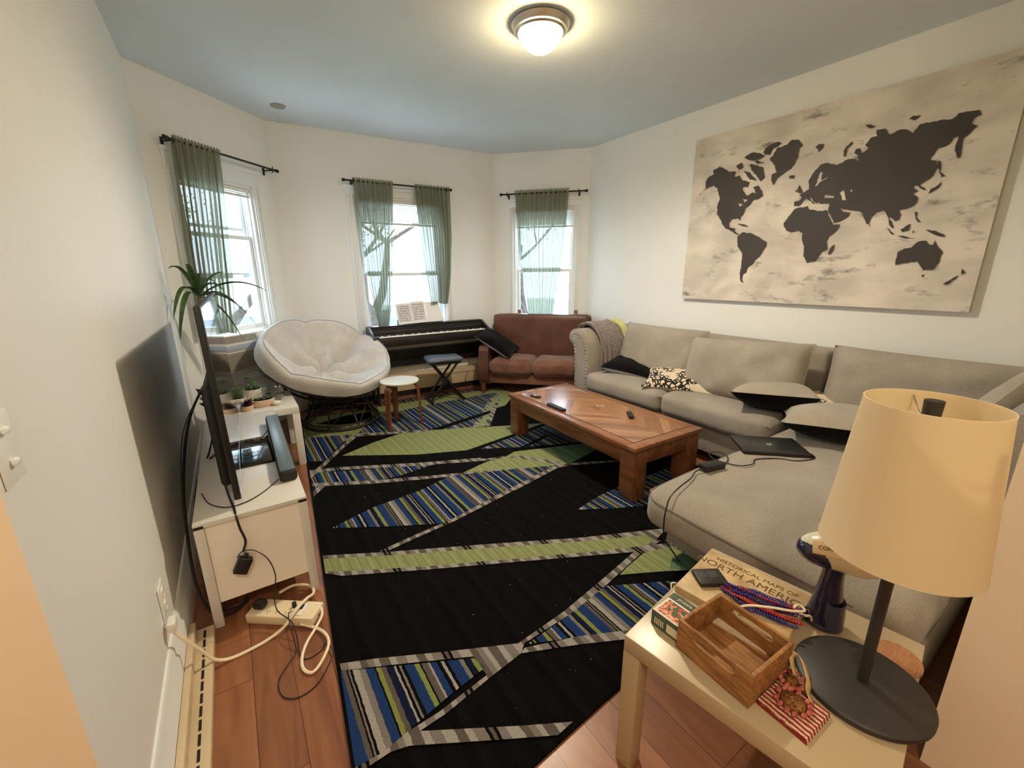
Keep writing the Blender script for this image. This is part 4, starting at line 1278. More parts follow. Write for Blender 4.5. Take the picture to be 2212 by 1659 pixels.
# local: x along the wall, -y into the room
x0, x1 = -.02, 1.22
g = G()
g.box(x0 + .03, x1 - .03, -.625, -.14, .13, .26, .01)
build('frame', g, BROWNS, lv)
g = G(); g.cushion(x0 + .055, x1 + .01, -.255, -.105, .24, .908, r=.03, puff=.008, wob=.002, n=14)
build('backrest', g, BROWNL, lv, sharp=180)
for s, xa in ((0, x0 - .015), (1, x1 - .105)):
    g = G()
    pr = [(-.10, .13), (-.67, .13), (-.685, .48), (-.68, .53), (-.65, .565), (-.60, .58), (-.30, .60), (-.10, .61)]
    g.prism([(p.x, p.y) for p in smooth_path([(a, b, 0) for a, b in pr], 4)], (xa, xa + .115), 'x')
    bmesh.ops.bevel(g.bm, geom=[e for e in g.bm.edges if len(e.link_faces) == 2 and e.calc_face_angle(0) > 1.2], offset=.014, segments=3, affect='EDGES')
    build('arm', g, BROWNL, lv, sharp=60)
for a, b, sd in ((x0 + .105, .595, 1), (.60, x1 - .11, 2)):
    g = G(); g.cushion(a, b, -.70, -.24, .25, .42, r=.06, puff=.02, wob=.006, n=14, seed=sd)
    build('seat_cushion', g, BROWNS, lv, sharp=180)
for a, b in ((x0 + .03, -.65), (x1 - .04, -.65), (x0 + .03, -.14), (x1 - .04, -.14)):
    g = G(); g.prism([(-.028, -.028), (.028, -.028), (.028, .028), (-.028, .028)], (0.012, .14), M=T4(a, b, 0))
    for v in g.bm.verts:
        if v.co.z < .05:
            v.co.x = a + (v.co.x - a) * .7
            v.co.y = b + (v.co.y - b) * .7
    build('leg', g, mat('loveseat_leg', (96, 58, 42), .4), lv)
for a in (.335, 1.035):
    g = G(); g.box(a - .022, a + .022, -.10, -.065, .30, .955, .003)
    build('post', g, BENTW, lv, label='square brown wooden post end')

# ================================================================== digital piano
pn = thing('digital_piano', 'black digital piano with open lid standing against the back window', 'piano', (1.905, 4.40, 0), R_(-1.0))
hw = .69
for s in (-1, 1):
    g = G()
    g.prism([(0, .655), (0, .745), (.06, .775), (.20, .845), (.29, .845), (.29, .03), (.20, .03), (.17, .60)], (s * hw - .012, s * hw + .012), 'x')
    g.box(s * hw - .012, s * hw + .012, .03, .29, 0.0, .045, .004)
    g.box(s * hw - .012, s * hw + .012, .03, .08, .04, .66)
    build('side_panel', g, ROSEW, pn, weld=False)
g = G()
g.box(-hw + .013, hw - .013, .005, .28, .645, .735, .006)
g.box(-hw + .013, hw - .013, .26, .29, .735, .83)
build('key_bed', g, ROSEW, pn, weld=False)
g = G()
g.box(-hw + .013, hw - .013, .19, .29, .83, .848, .004)
g.box(-hw + .013, hw - .013, .15, .165, .755, .80, .004, M=None)
build('lid', g, ROSEW, pn, weld=False)
g = G()
g.box(-hw + .013, hw - .013, .165, .19, .735, .83)
g.box(-hw + .013, hw - .013, .010, .015, .735, .745)
build('fallboard', g, BLACK, pn, weld=False)
g = G()
n = 52
kw = (2 * hw - .11) / n
for i in range(n):
    x = -hw + .055 + i * kw
    g.box(x + .0006, x + kw - .0006, .018, .165, .735, .752, .001)
build('white_keys', g, mat('ivory_keys', (238, 234, 224), .25), pn, weld=False)
g = G()
for i in range(n - 1):
    if i % 7 in (0, 2, 3, 5, 6):
        x = -hw + .055 + (i + 1) * kw
        g.box(x - .0055, x + .0055, .07, .165, .752, .763, .0015)
build('black_keys', g, BLACK, pn, weld=False)
for a_, b_ in ((-hw + .013, -hw + .055), (hw - .055, hw - .013)):
    g = G(); g.box(a_, b_, .012, .165, .735, .757, .003)
    build('key_block', g, BLACK, pn)
g = G(); g.box(-hw + .013, hw - .013, .24, .258, .37, .565)
build('lower_panel', g, ROSEW, pn)
g = G(); g.box(-.36, .16, .245, .252, .848, .90); g.box(-.37, .18, .215, .255, .848, .856, .002)
build('music_rest', g, BLACK, pn, weld=False)
SHEET = mat('music_paper', (236, 236, 238), .8)
def staff_page(name, x0, x1, z0, z1, M, parent, bend, lines=True):
    g = G()
    def fn(a, b):
        return (x0 + (x1 - x0) * a, -bend * math.sin(a * math.pi), z0 + (z1 - z0) * b)
    g.grid(fn, 10, 2, mi=0)
    if lines:
        for k in range(7):
            zc = z1 - .03 - k * (z1 - z0 - .05) / 7
            for j in range(5):
                zz = zc - j * .0035
                def fl(a, b, zz=zz):
                    t = .07 + .86 * a
                    return (x0 + (x1 - x0) * t, -bend * math.sin(t * math.pi) - .0008, zz - b * .0009)
                g.grid(fl, 10, 1, mi=1)
            rnd = random.Random(k + int(x0 * 100))
            for j in range(22):
                t = rnd.uniform(.1, .9)
                zz = zc - rnd.uniform(-.003, .016)
                xx = x0 + (x1 - x0) * t
                y = -bend * math.sin(t * math.pi) - .001
                g.box(xx, xx + .004, y - .0003, y, zz, zz + .003, mi=1)
                g.box(xx, xx + .0009, y - .0003, y, zz, zz + .012, mi=1)
    return build(name, g, [SHEET, mat('music_ink', (60, 60, 66), .8)], parent, weld=False, M=M)
mb = thing('music_book', 'open white sheet music book standing on the piano rest', 'music book', (1.905, 4.605, .862), R_(-1.0))
tilt = RX(-14)
staff_page('page', -.355, -.19, .0, .235, tilt @ RY(-2), mb, .012)
staff_page('page', -.187, -.02, .0, .245, tilt @ RY(-2), mb, .012)
g = G(); g.box(-.355, -.02, .004, .010, 0, .235)
build('cover', g, SHEET, mb, M=tilt @ RY(-2))
fs = thing('sheet_music_folder', 'blank white folder standing right of the open music book', 'folder', (1.905, 4.612, .862), R_(-1.0))
g = G(); g.prism([(-.03, .0), (.20, .0), (.155, .23), (-.02, .235)], (0.012, .016), 'y')
build('cover', g, SHEET, fs, M=tilt)
g = G(); g.tube(smooth_path([(.20, .008, .002), (.185, .006, .05), (.168, .008, .10), (.16, .010, .16)], 5), .003, 6)
build('folder_edge', g, mat('clear_plastic_edge', (240, 244, 246), .1), fs, M=tilt)
g = G()
g.tube(smooth_path([(2.42, 4.66, .64), (2.44, 4.66, .40), (2.42, 4.64, .24), (2.35, 4.60, .12), (2.36, 4.58, .015)], 8), .003, 6)
pw = build('power_cord', g, BLACK, weld=False)
for v in pw.data.vertices:
    v.co = (Matrix.Translation((1.905, 4.40, 0)) @ Matrix.Rotation(R_(-1.0), 4, 'Z')).inverted() @ v.co
pw.parent = pn
ad = thing('power_adapter', 'black power adapter on the floor by the heater behind the stool', 'adapter', (1.36, 4.53, 0.009), R_(-4))
g = G(); g.box(-.05, .05, -.03, .03, 0, .05, .006)
build('body', g, BLACK, ad)
g = G(); g.tube(smooth_path([(.05, 0, .02), (.15, -.01, .008), (.3, .01, .004), (.5, -.02, .004)], 6), .0025, 6)
build('cable', g, BLACK, ad)

# ================================================================== keyboard bench
bn = thing('keyboard_bench', 'black folding x-leg bench with blue-grey padded seat at the piano', 'bench', (1.905, 4.255, 0.012), R_(-8))
g = G(); g.cushion(-.195, .195, -.13, .13, .445, .498, r=.026, puff=.008, n=10)
build('seat', g, mat('blue_grey_vinyl', (92, 100, 112), .45), bn, sharp=180)
g = G(); g.box(-.17, .17, -.11, .11, .428, .447, .004)
build('seat_plate', g, BLACKM, bn)
for s, yy in ((1, -.085), (-1, .085), (1, .075), (-1, -.075)):
    g = G(); g.cyl((-s * .185, yy, .018), (s * .135, yy, .428), .0125, seg=12)
    build('leg', g, BLACKM, bn)
for s in (-1, 1):
    g = G(); g.cyl((s * .185, -.14, .017), (s * .185, .14, .017), .016, seg=12)
    build('foot', g, BLACK, bn)
g = G(); g.cyl((-.025, -.10, .222), (-.025, .10, .222), .014, seg=12); g.cyl((-.025, -.115, .222), (-.025, -.095, .222), .030, seg=20)
build('pivot_knob', g, BLACK, bn)

# ================================================================== round stool
st = thing('round_stool', 'round white topped stool with bent walnut legs beside the papasan chair', 'stool', (1.215, 3.72, 0.012), R_(20))
g = G(); g.lathe([(0, .418), (.165, .418), (.175, .424), (.177, .432), (.174, .438), (0, .439)], seg=48)
build('seat', g, LACK, st)
for k in range(3):
    a = 70 + 120 * k
    g = G()
    pts = [(.04, .409), (.10, .409), (.135, .405), (.158, .385), (.166, .355), (.172, .25), (.182, .0)]
    P = smooth_path([(x, 0, z) for x, z in pts], 5)
    tb = bmesh.new()
    rings = []
    for i, p in enumerate(P):
        d = (P[min(i + 1, len(P) - 1)] - P[max(i - 1, 0)]).normalized()
        nrm = Vector((-d.z, 0, d.x))
        wv = .029 - .009 * max(0, (.35 - p.z) / .35)
        rings.append([tb.verts.new(p + nrm * a_ * .008 + Vector((0, b_ * wv, 0))) for a_, b_ in ((1, 1), (1, -1), (-1, -1), (-1, 1))])
    for A_, B_ in zip(rings, rings[1:]):
        for q in range(4):
            tb.faces.new((A_[q], A_[(q + 1) % 4], B_[(q + 1) % 4], B_[q]))
    tb.faces.new(rings[0]); tb.faces.new(rings[-1][::-1])
    tb.verts.index_update()
    g._merge(tb, RZ(a))
    build('leg', g, BENTW, st, sharp=50)

# ================================================================== papasan chair
PCX, PCY, PCZ = .69, 4.15, .62
pc = thing('papasan_chair', 'wide papasan chair with dark rattan frame and tufted pale grey cushion in the bay', 'armchair', (.75, 4.17, 0.012))
PM = Matrix.Translation((PCX - .75, PCY - 4.17, PCZ - .012)) @ Matrix.Rotation(.64, 4, 'Z') @ Matrix.Rotation(.55, 4, 'X')
ra, rb_ = .63, .50
def ring_pts(c, a, b, n=64, M=None):
    out = []
    for k in range(n):
        t = 2 * math.pi * k / n
        p = Vector((c[0] + a * math.cos(t), c[1] + b * math.sin(t), c[2]))
        out.append(M @ p if M else p)
    return out
g = G(); g.tube(ring_pts((0, 0, 0), ra, rb_, M=PM), .015, 10, closed=True)
g.tube(ring_pts((0, 0, -.17), ra * .72, rb_ * .72, M=PM), .010, 8, closed=True)
g.tube(ring_pts((0, 0, -.25), ra * .40, rb_ * .42, M=PM), .010, 8, closed=True)
for k in range(12):
    t = 2 * math.pi * k / 12
    g.tube([PM @ Vector((ra * f * math.cos(t), rb_ * f * math.sin(t), -.27 * (1 - f ** 2.2))) for f in (1, .9, .72, .55, .4, .2, .05)], .007, 6)
build('bowl_frame', g, RATTAN, pc, weld=False)
g = G()
bc = (0.02, 0.02)
g.tube(ring_pts((bc[0], bc[1], .016), .345, .345), .014, 8, closed=True)
g.tube(ring_pts((bc[0], bc[1], .05), .335, .335), .008, 8, closed=True)
g.tube(ring_pts((bc[0], bc[1], .30), .27, .27), .014, 8, closed=True)
g.tube(ring_pts((bc[0], bc[1], .26), .275, .275), .008, 8, closed=True)
for k in range(8):
    t = 2 * math.pi * k / 8 + .2
    c_, s_ = math.cos(t), math.sin(t)
    g.tube(smooth_path([(bc[0] + r * c_, bc[1] + r * s_, z) for r, z in ((.345, .02), (.30, .10), (.255, .18), (.265, .25), (.272, .30))], 4), .009, 6)
    t2 = t + .39
    g.tube(smooth_path([(bc[0] + .34 * math.cos(t), bc[1] + .34 * math.sin(t), .02), (bc[0] + .29 * math.cos(t2), bc[1] + .29 * math.sin(t2), .15), (bc[0] + .27 * math.cos(t + .78), bc[1] + .27 * math.sin(t + .78), .29)], 6), .006, 6)
build('base', g, RATTAN, pc, weld=False)
tufts = []
for k in range(6):
    t = 2 * math.pi * k / 6 + .3
    tufts.append((.42 * math.cos(t), .42 * math.sin(t)))
tufts.append((0, 0))
def cush(u, v, side):
    r = v
    t = u * 2 * math.pi
    x, y = r * math.cos(t), r * math.sin(t)
    base = -.235 * (1 - min(1, r) ** 2.3)
    d = min(math.dist((x, y), q) for q in tufts)
    puff = .18 * (1 - math.exp(-(d / .17) ** 1.1))
    # seams radiating between the buttons
    rad = abs(math.sin(3 * (t - .3))) ** .5
    edge = max(0.0, 1 - max(0, (r - .80) / .235) ** 2) ** .5
    # creases run button to rim and button to button
    kk_ = min(1, max(0, (r - .30) / .2)) * (1 - .5 * min(1, max(0, (r - .72) / .16)))
    puff *= 1 - .78 * kk_ * (1 - rad)
    if r < .42:
        rad2 = abs(math.sin(3 * (t - .3)))
        puff *= 1 - .5 * (1 - rad2 ** .5)
    z = base + (.03 + puff) * edge if side > 0 else base - .012 * edge
    z += .006 * noise.noise(Vector((x * 9, y * 9, side)))
    s_ = 1.0 + .035 * (1 if side > 0 else 0) * edge
    return PM @ Vector((x * ra * s_, y * rb_ * s_, z + .018))
g = G()
g.grid(lambda a, b: cush(a, .02 + b * 1.015, 1), 120, 60, closeu=True)
g.grid(lambda a, b: cush(-a, .02 + b * 1.015, -1), 120, 30, closeu=True)
cu = build('cushion', g, PAPF, pc, sharp=180)
g = G()
for q in tufts:
    g = G()
    r = math.hypot(*q); t = math.atan2(q[1], q[0]) / (2 * math.pi)
    g.ball(cush(t, max(r, .02), 1) + PM.to_3x3() @ Vector((0, 0, .002)), .012, 8)
    build('button', g, PAPF, cu, weld=False)
g = G()
g.tube([cush(k / 96, .93, 1) + PM.to_3x3() @ Vector((0, 0, .003)) for k in range(96)], .005, 6, closed=True)
build('piping', g, mat('cushion_piping', (176, 180, 188), .9), cu)

# ================================================================== media bench
SX0, SX1, SY0, SY1, SZ = -.242, .156, 1.845, 3.305, .478
ms = thing('media_bench', 'long white media bench along the left wall carrying the television and soundbar', 'tv bench')
g = G(); g.box(SX0, SX1, SY0, SY1, SZ - .02, SZ, .002)
build('top_panel', g, LACK, ms)
LACKW = mat('white_melamine_side', (246, 240, 228), .4)
for y_ in (SY0 + .012, SY1 - .026):
    g = G(); g.box(SX0 + .035, SX1 - .033, y_, y_ + .014, .105, SZ - .021)
    build('end_panel', g, LACKW, ms)
g = G(); g.box(SX0 + .004, SX0 + .012, SY0 + .03, SY1 - .03, .11, SZ - .021); g.box(SX0 + .012, SX1 - .02, SY0 + .026, SY1 - .026, .11, .126)
g.box(SX0 + .012, SX1 - .02, 2.56, 2.574, .126, SZ - .021)
build('carcass', g, LACKW, ms, weld=False)
for k in range(2):
    ya_ = SY0 + .035 + k * .70
    g = G(); g.box(SX1 - .02, SX1 - .004, ya_, ya_ + .69, .128, SZ - .025, .002)
    build('door', g, LACK, ms)
for x in (SX0, SX1 - .034):
    for y in (SY0, SY1 - .034):
        g = G(); g.box(x, x + .034, y, y + .034, 0, SZ - .021, .002)
        lg = build('leg', g, LACK, ms)
        g = G(); g.box(x + .001, x + .033, y - .002 if y < 2 else y, y + .01, SZ - .021, SZ - .010)
        build('corner_clip', g, BLACK, lg)

# television
tv = thing('television', 'large thin black television seen edge on, standing on the white media bench', 'television', (-.062, 2.66, SZ))
ya_, yb_ = -.76, .76
TVM = Matrix.Rotation(R_(-.85), 4, 'Z') @ Matrix.Rotation(R_(-.9), 4, 'Y')
g = G()
g.box(-.024, -.001, ya_, yb_, .035, .815, .004)
build('bezel', g, BLACK, tv, M=TVM)
g = G(); g.box(-.0025, .0004, ya_ + .008, yb_ - .008, .05, .807)
build('screen', g, BLKGLOSS, tv, M=TVM)
g = G(); g.box(-.0012, .0012, ya_, yb_, .036, .0465)
build('chrome_strip', g, CHROME, tv, M=TVM)
g = G(); g.box(-.062, -.024, ya_ + .07, yb_ - .10, .07, .50, .018)
build('back_housing', g, mat('matte_black_back', (20, 20, 21), .6), tv, M=TVM)
g = G(); g.box(-.098, .142, -.345, .065, .0005, .011, .005)
pl = build('base_plate', g, BLKGLOSS, tv)
g = G(); g.box(-.05, -.015, -.20, -.06, .011, .20, .006)
build('neck', g, BLACK, tv)

# soundbar
sb = thing('soundbar', 'long grey-blue soundbar lying on the white media bench in front of the television', 'soundbar', (.118, 2.50, SZ + .0005), R_(-.6))
g = G(); g.box(-.037, .037, -.47, .47, 0, .056, .016, seg=4)
build('body', g, mat('soundbar_grille', (34, 36, 38), .7, bump=.3, bscale=260), sb)
g = G(); g.box(-.032, .032, -.462, .462, .0545, .0585, .004)
build('top_cover', g, mat('soundbar_top', (92, 106, 112), .35), sb)

# cables of the television corner
def cable(label, pts, r, m=BLACK, n=8, name='cable', cat='cable', into=None, grp='cables around the television'):
    P = smooth_path(pts, n)
    if into is not None:
        bpy.context.view_layer.update()
        P = [into.matrix_basis.inverted() @ p for p in P]
    g = G(); g.tube(P, r, 6)
    if into is not None:
        return build(name, g, m, into, weld=False)
    return build(name, g, m, label=label, cat=cat, weld=False, group=grp)
z0 = SZ + .004
cable('thin black cable looping from the soundbar across the bench top', [(.072, 2.08, z0), (.01, 1.99, z0), (-.06, 1.93, z0), (-.13, 1.925, z0), (-.19, 2.00, z0), (-.22, 2.12, z0)], .0022)
cable('black cable from the television base to the hanging adapter', [(-.13, 2.32, z0 + .004), (-.135, 2.18, z0), (-.12, 2.02, z0), (-.105, 1.90, z0), (-.10, 1.842, .47), (-.095, 1.836, .42), (-.085, 1.834, .36), (-.10, 1.833, .315)], .0045)
cable('pair of thin black cables running under the television to the soundbar', [(-.20, 2.55, z0), (-.12, 2.70, z0), (.0, 2.66, z0), (.045, 2.70, z0 + .01), (.083, 2.80, z0 + .01)], .0025)
cable('thin black cable running straight from the television to the soundbar', [(-.20, 2.52, z0 + .004), (-.12, 2.64, z0 + .004), (.0, 2.63, z0 + .004), (.078, 2.66, z0 + .006)], .0025)
cable('thick black cable arching behind the television down to the floor', [(-.09, 3.0, .86), (-.17, 2.85, .82), (-.25, 2.55, .70), (-.285, 2.25, .52), (-.29, 2.05, .33), (-.28, 1.93, .16), (-.24, 1.88, .05), (-.17, 1.89, .02), (-.12, 1.93, .03)], .0065)
cable('second black cable hanging behind the television', [(-.10, 2.95, .78), (-.14, 2.85, .66), (-.20, 2.60, .50), (-.262, 2.45, .40), (-.275, 2.2, .28), (-.25, 1.95, .06), (-.16, 1.90, .035), (-.12, 1.93, .04)], .005)
cable('thin grey cable hanging against the left wall behind the television', [(-.11, 3.05, .80), (-.20, 2.95, .76), (-.30, 2.7, .60), (-.32, 2.4, .40), (-.315, 2.2, .25)], .0022)

adp = thing('power_adapter', 'black power adapter hanging against the end panel of the media bench', 'adapter', (-.108, 1.824, .262), 0)
AM = RY(28)
g = G(); g.box(-.026, .026, -.016, .016, -.034, .034, .005)
build('body', g, BLACK, adp, M=AM)
g = G(); g.box(-.012, .004, -.01, .01, .033, .05, .003)
build('plug_collar', g, BLACK, adp, M=AM)
cable('thin black cord curling from the hanging adapter down to the power strip', [(-.122, 1.822, .305), (-.10, 1.82, .325), (-.06, 1.80, .325), (-.02, 1.78, .28), (-.005, 1.77, .20), (-.02, 1.76, .13), (-.02, 1.72, .075), (.02, 1.65, .055), (.03, 1.60, .02), (.028, 1.52, .005), (.05, 1.48, .004), (.10, 1.49, .004), (.117, 1.50, .017), (.135, 1.45, .017), (.112, 1.40, .017), (.06, 1.35, .004), (.0, 1.335, .004), (-.045, 1.37, .004), (-.05, 1.44, .004), (-.01, 1.50, .004), (.018, 1.54, .004), (.015, 1.62, .06), (.015, 1.68, .065), (.03, 1.70, .06)], .0022, grp=None)

# power strip
ps = thing('power_strip', 'cream power strip lying on the wood floor in front of the media bench', 'power strip', (.008, 1.755, .0005), R_(-38))
STRIPM = mat('cream_plastic', (228, 214, 180), .4)
g = G(); g.box(-.145, .145, -.048, .048, 0, .042, .006)
build('body', g, STRIPM, ps)
g = G()
for x, y in ((-.06, -.02), (-.02, -.02), (.02, -.02)):
    for dx in (-.006, .006):
        g.box(x + dx - .0012, x + dx + .0012, y - .004, y + .004, .042, .0424)
    g.ball((x, y - .009, .042), .002, 6)
g.box(.128, .1452, -.006, .006, .014, .024, .002)
build('socket_slots', g, BLACK, ps, weld=False)
g = G(); g.box(.045, .09, -.035, .03, .042, .046, .003)
build('switch_plate', g, WHITEP, ps)
g = G(); g.box(.06, .078, -.005, .018, .046, .054, .003)
build('rocker_switch', g, BLACK, ps)
g = G(); g.box(-.13, -.085, -.02, .02, .042, .075, .008)
build('plug', g, BLACK, ps)
g = G(); g.cyl((.035, .012, .042), (.035, .012, .062), .009, seg=12)
build('plug', g, BLACK, ps)
WC = mat('cream_cord', (238, 226, 198), .5)
cable('thick white power cord snaking from the wall outlet over the wood floor to the strip', [(LX + .008, 1.60, .27), (-.30, 1.60, .20), (-.265, 1.62, .11), (-.235, 1.63, .04), (-.19, 1.64, .008), (-.12, 1.645, .007), (-.06, 1.66, .007), (-.005, 1.665, .03), (.045, 1.69, .065), (.09, 1.74, .06), (.125, 1.80, .03), (.12, 1.87, .02), (.06, 1.90, .03), (.0, 1.86, .05)], .0062, WC, name='power_cord', into=ps)
cable('white power cord looped on the floor at the rug corner beside the strip', [(.10, 1.705, .035), (.128, 1.70, .04), (.135, 1.66, .022), (.10, 1.61, .010), (.062, 1.56, .008), (.035, 1.50, .008), (.03, 1.44, .008), (.055, 1.405, .008), (.09, 1.43, .010), (.125, 1.48, .019), (.13, 1.53, .019), (.112, 1.59, .012), (.075, 1.64, .010), (.05, 1.655, .020)], .0058, WC, name='cord_loop', into=ps)
ot = thing('wall_outlet', 'white outlet plate low on the left wall with a plugged white cord', 'outlet', (LX, 1.66, .335))
g = G(); g.box(.0005, .007, -.04, .04, -.06, .06, .003)
build('plate', g, TRIM, ot)
for z_ in (.008, -.04):
    g = G(); g.box(.007, .010, -.016, .016, z_, z_ + .032, .004)
    build('socket', g, WHITEP, ot)
g = G(); g.box(.010, .035, -.085, -.03, -.085, -.05, .008)
build('plug', g, WHITEP, ot)
sw = thing('light_switch', 'cream dimmer switch plate on the left wall at the near edge', 'switch', (LX, .99, 1.13))
g = G(); g.box(.0005, .004, -.04, .038, -.06, .06, .002)
build('plate', g, PAINT, sw)
for z in (-.025, .03):
    g = G(); g.box(.004, .013, -.010, .006, z - .006, z + .006, .003)
    build('toggle', g, TRIM, sw)

# ================================================================== plant table (far end of the bench)
pt = thing('side_table', 'square white side table with plants standing past the media bench', 'side table', (.045, 3.605, 0.0), 0)
def lack(parent, h, w_=.55, th=.05, lw=.05, LACK=LACK):
    a = w_ / 2
    g = G(); g.box(-a, a, -a, a, h - th, h, .003)
    build('tabletop', g, LACK, parent)
    for sx in (-1, 1):
        for sy in (-1, 1):
            g = G(); g.box(sx * a - (lw if sx > 0 else 0), sx * a + (0 if sx > 0 else lw), sy * a - (lw if sy > 0 else 0), sy * a + (0 if sy > 0 else lw), 0, h - th - .0005, .002)
            build('leg', g, LACK, parent)
# legs of the rug-side stand on the rug edge, the table is level within its thickness
lack(pt, .462)
TZ = .4625

def pot(name, label, cat, loc, prof, m, soil_r, soil_z, sx=1, sy=1, rz=0):
    root = thing(name, label, cat, loc, rz)
    g = G(); g.lathe(prof, seg=32, sx=sx, sy=sy)
    build('pot', g, m, root)
    g = G(); g.lathe([(0, soil_z + .004), (soil_r, soil_z), ], seg=24, sx=sx, sy=sy)
    build('soil', g, SOIL, root)
    return root
def wallprof(r0, r1, h, t=.006):
    return [(0, 0), (r0, 0), ((r0 + r1) / 2 + .004, h * .5), (r1, h), (r1 - t, h), ((r0 + r1) / 2 + .004 - t, h * .5), (r0 - t, .012), (0, .012)]
rnd = random.Random(11)
cp = pot('potted_cactus', 'cluster of round green cacti in a white cylindrical pot on the plant table', 'cactus', (.055, 3.755, TZ), wallprof(.058, .066, .082), CERAM, .058, .066)
g = G()
for k in range(9):
    a = k * .9; r = .012 + .038 * (k / 9)
    hh = rnd.uniform(.018, .028)
    g.ball((r * math.cos(a), r * math.sin(a), .078 + hh * .5 + rnd.uniform(0, .012)), hh, 10, sc=(.8, .8, 1.15))
g.tube(smooth_path([(.02, .01, .09), (.01, .03, .15), (-.02, .04, .165), (-.03, .045, .15)], 4), .009, 8)
build('cactus_pads', g, CACT, cp, weld=False)
c2 = pot('potted_cactus', 'ribbed upright cactus in a small white pot beside the cactus cluster', 'cactus', (-.035, 3.68, TZ), wallprof(.034, .04, .04), CERAM, .034, .03)
g = G()
tb = bmesh.new(); bmesh.ops.create_uvsphere(tb, u_segments=40, v_segments=14, radius=1)
for v in tb.verts:
    a = math.atan2(v.co.y, v.co.x)
    k = 1 + .10 * math.cos(10 * a)
    v.co = Vector((v.co.x * .026 * k, v.co.y * .026 * k, .078 + v.co.z * .05))
tb.verts.index_update(); g._merge(tb)
build('cactus_stem', g, CACT, c2)
def rosette(g, c, n, L, w_, up, seed, mi=0):
    rnd = random.Random(seed)
    for k in range(n):
        a = k * 2.4 + rnd.uniform(-.2, .2)
        l = L * rnd.uniform(.7, 1.1) * (1 - .4 * k / n)
        e = up + .9 * k / n
        d = Vector((math.cos(a) * math.cos(e), math.sin(a) * math.cos(e), math.sin(e)))
        s_ = Vector((-math.sin(a), math.cos(a), 0))
        def fn(u, v, d=d, s_=s_, l=l):
            ww = w_ * math.sin(min(1, v * 1.02 + .05) * math.pi) ** .7
            return Vector(c) + d * (l * v) + s_ * (ww * (u - .5)) + Vector((0, 0, .15 * l * v * v + .3 * ww * abs(u - .5)))
        g.grid(fn, 2, 5, mi=mi)
s1 = pot('potted_succulent', 'small succulents in an oval blush planter at the front of the plant table', 'succulent', (.10, 3.49, TZ), [(0, 0), (.045, 0), (.062, .02), (.062, .05), (.054, .052), (.05, .02), (0, .012)], CERAM2, .053, .040, sx=1.35, sy=.8)
g = G()
for i, (x, y) in enumerate(((-.04, 0), (0, .012), (.035, -.005), (.05, .012), (-.015, -.015))):
    rosette(g, (x, y, .044), 12, .034, .014, .3, i)
build('rosettes', g, GREEN, s1, weld=False)
s2 = pot('potted_succulent', 'pale grey succulent in a white shell-shaped dish on the plant table', 'succulent', (.085, 3.60, TZ), [(0, 0), (.025, 0), (.045, .03), (.04, .032), (.02, .01), (0, .008)], CERAM, .035, .024)
g = G(); rosette(g, (0, 0, .026), 16, .034, .016, .25, 9)
build('rosette', g, mat('grey_green_leaf', (170, 178, 160), .6), s2, weld=False)
s3 = pot('purple_plant', 'small spiky purple-leaved plant by the edge of the plant table', 'plant', (.0, 3.44, TZ), wallprof(.036, .042, .036), CERAM2, .036, .028)
g = G(); rosette(g, (0, 0, .035), 22, .07, .016, .1, 5); rosette(g, (.02, .01, .045), 10, .05, .014, .5, 6)
build('leaves', g, PURP, s3, weld=False)
# trailing purple plant behind the television
s4 = pot('purple_plant', 'trailing dark purple plant behind the television near the left wall', 'plant', (-.175, 3.47, TZ), wallprof(.04, .05, .07), mat('terracotta_dark', (90, 66, 56), .7), .043, .06)
g = G()
rnd = random.Random(5)
for k in range(90):
    a = rnd.uniform(0, 6.28); r = rnd.uniform(.0, .09)
    z = .07 + rnd.uniform(-.04, .15) * (1 - r * 4)
    rosette(g, (max(-.11, r * math.cos(a)) , r * math.sin(a) - .02, z + .02), 3, .045, .018, rnd.uniform(-.6, .6), k)
build('leaves', g, PURP, s4, weld=False)
gb = thing('glass_terrarium', 'round clear glass bowl terrarium with pebbles on the plant table corner', 'terrarium', (.185, 3.62, TZ))
g = G(); g.lathe([(0, .001), (.04, .001), (.066, .02), (.08, .055), (.076, .09), (.058, .118)], seg=40)
build('bowl', g, BOWL, gb)
g = G(); g.lathe([(0, .004), (.038, .004), (.062, .022), (.074, .046), (.04, .056), (0, .05)], seg=32)
build('pebbles', g, mat('dark_pebbles', (96, 88, 84), .9, var=(54, 48, 46), scale=90, bump=.8, bscale=90), gb, kind='stuff')
g = G(); rosette(g, (-.03, -.01, .054), 10, .03, .014, .3, 3)
build('succulent', g, GREEN, gb, weld=False)
g = G(); g.ball((0, 0, 0), .026, 12, sc=(1.3, 1, .7))
build('white_stone', g, CERAM, loc=(.188, 3.46, TZ + .0185), label='smooth white stone ornament beside the glass terrarium', cat='stone')

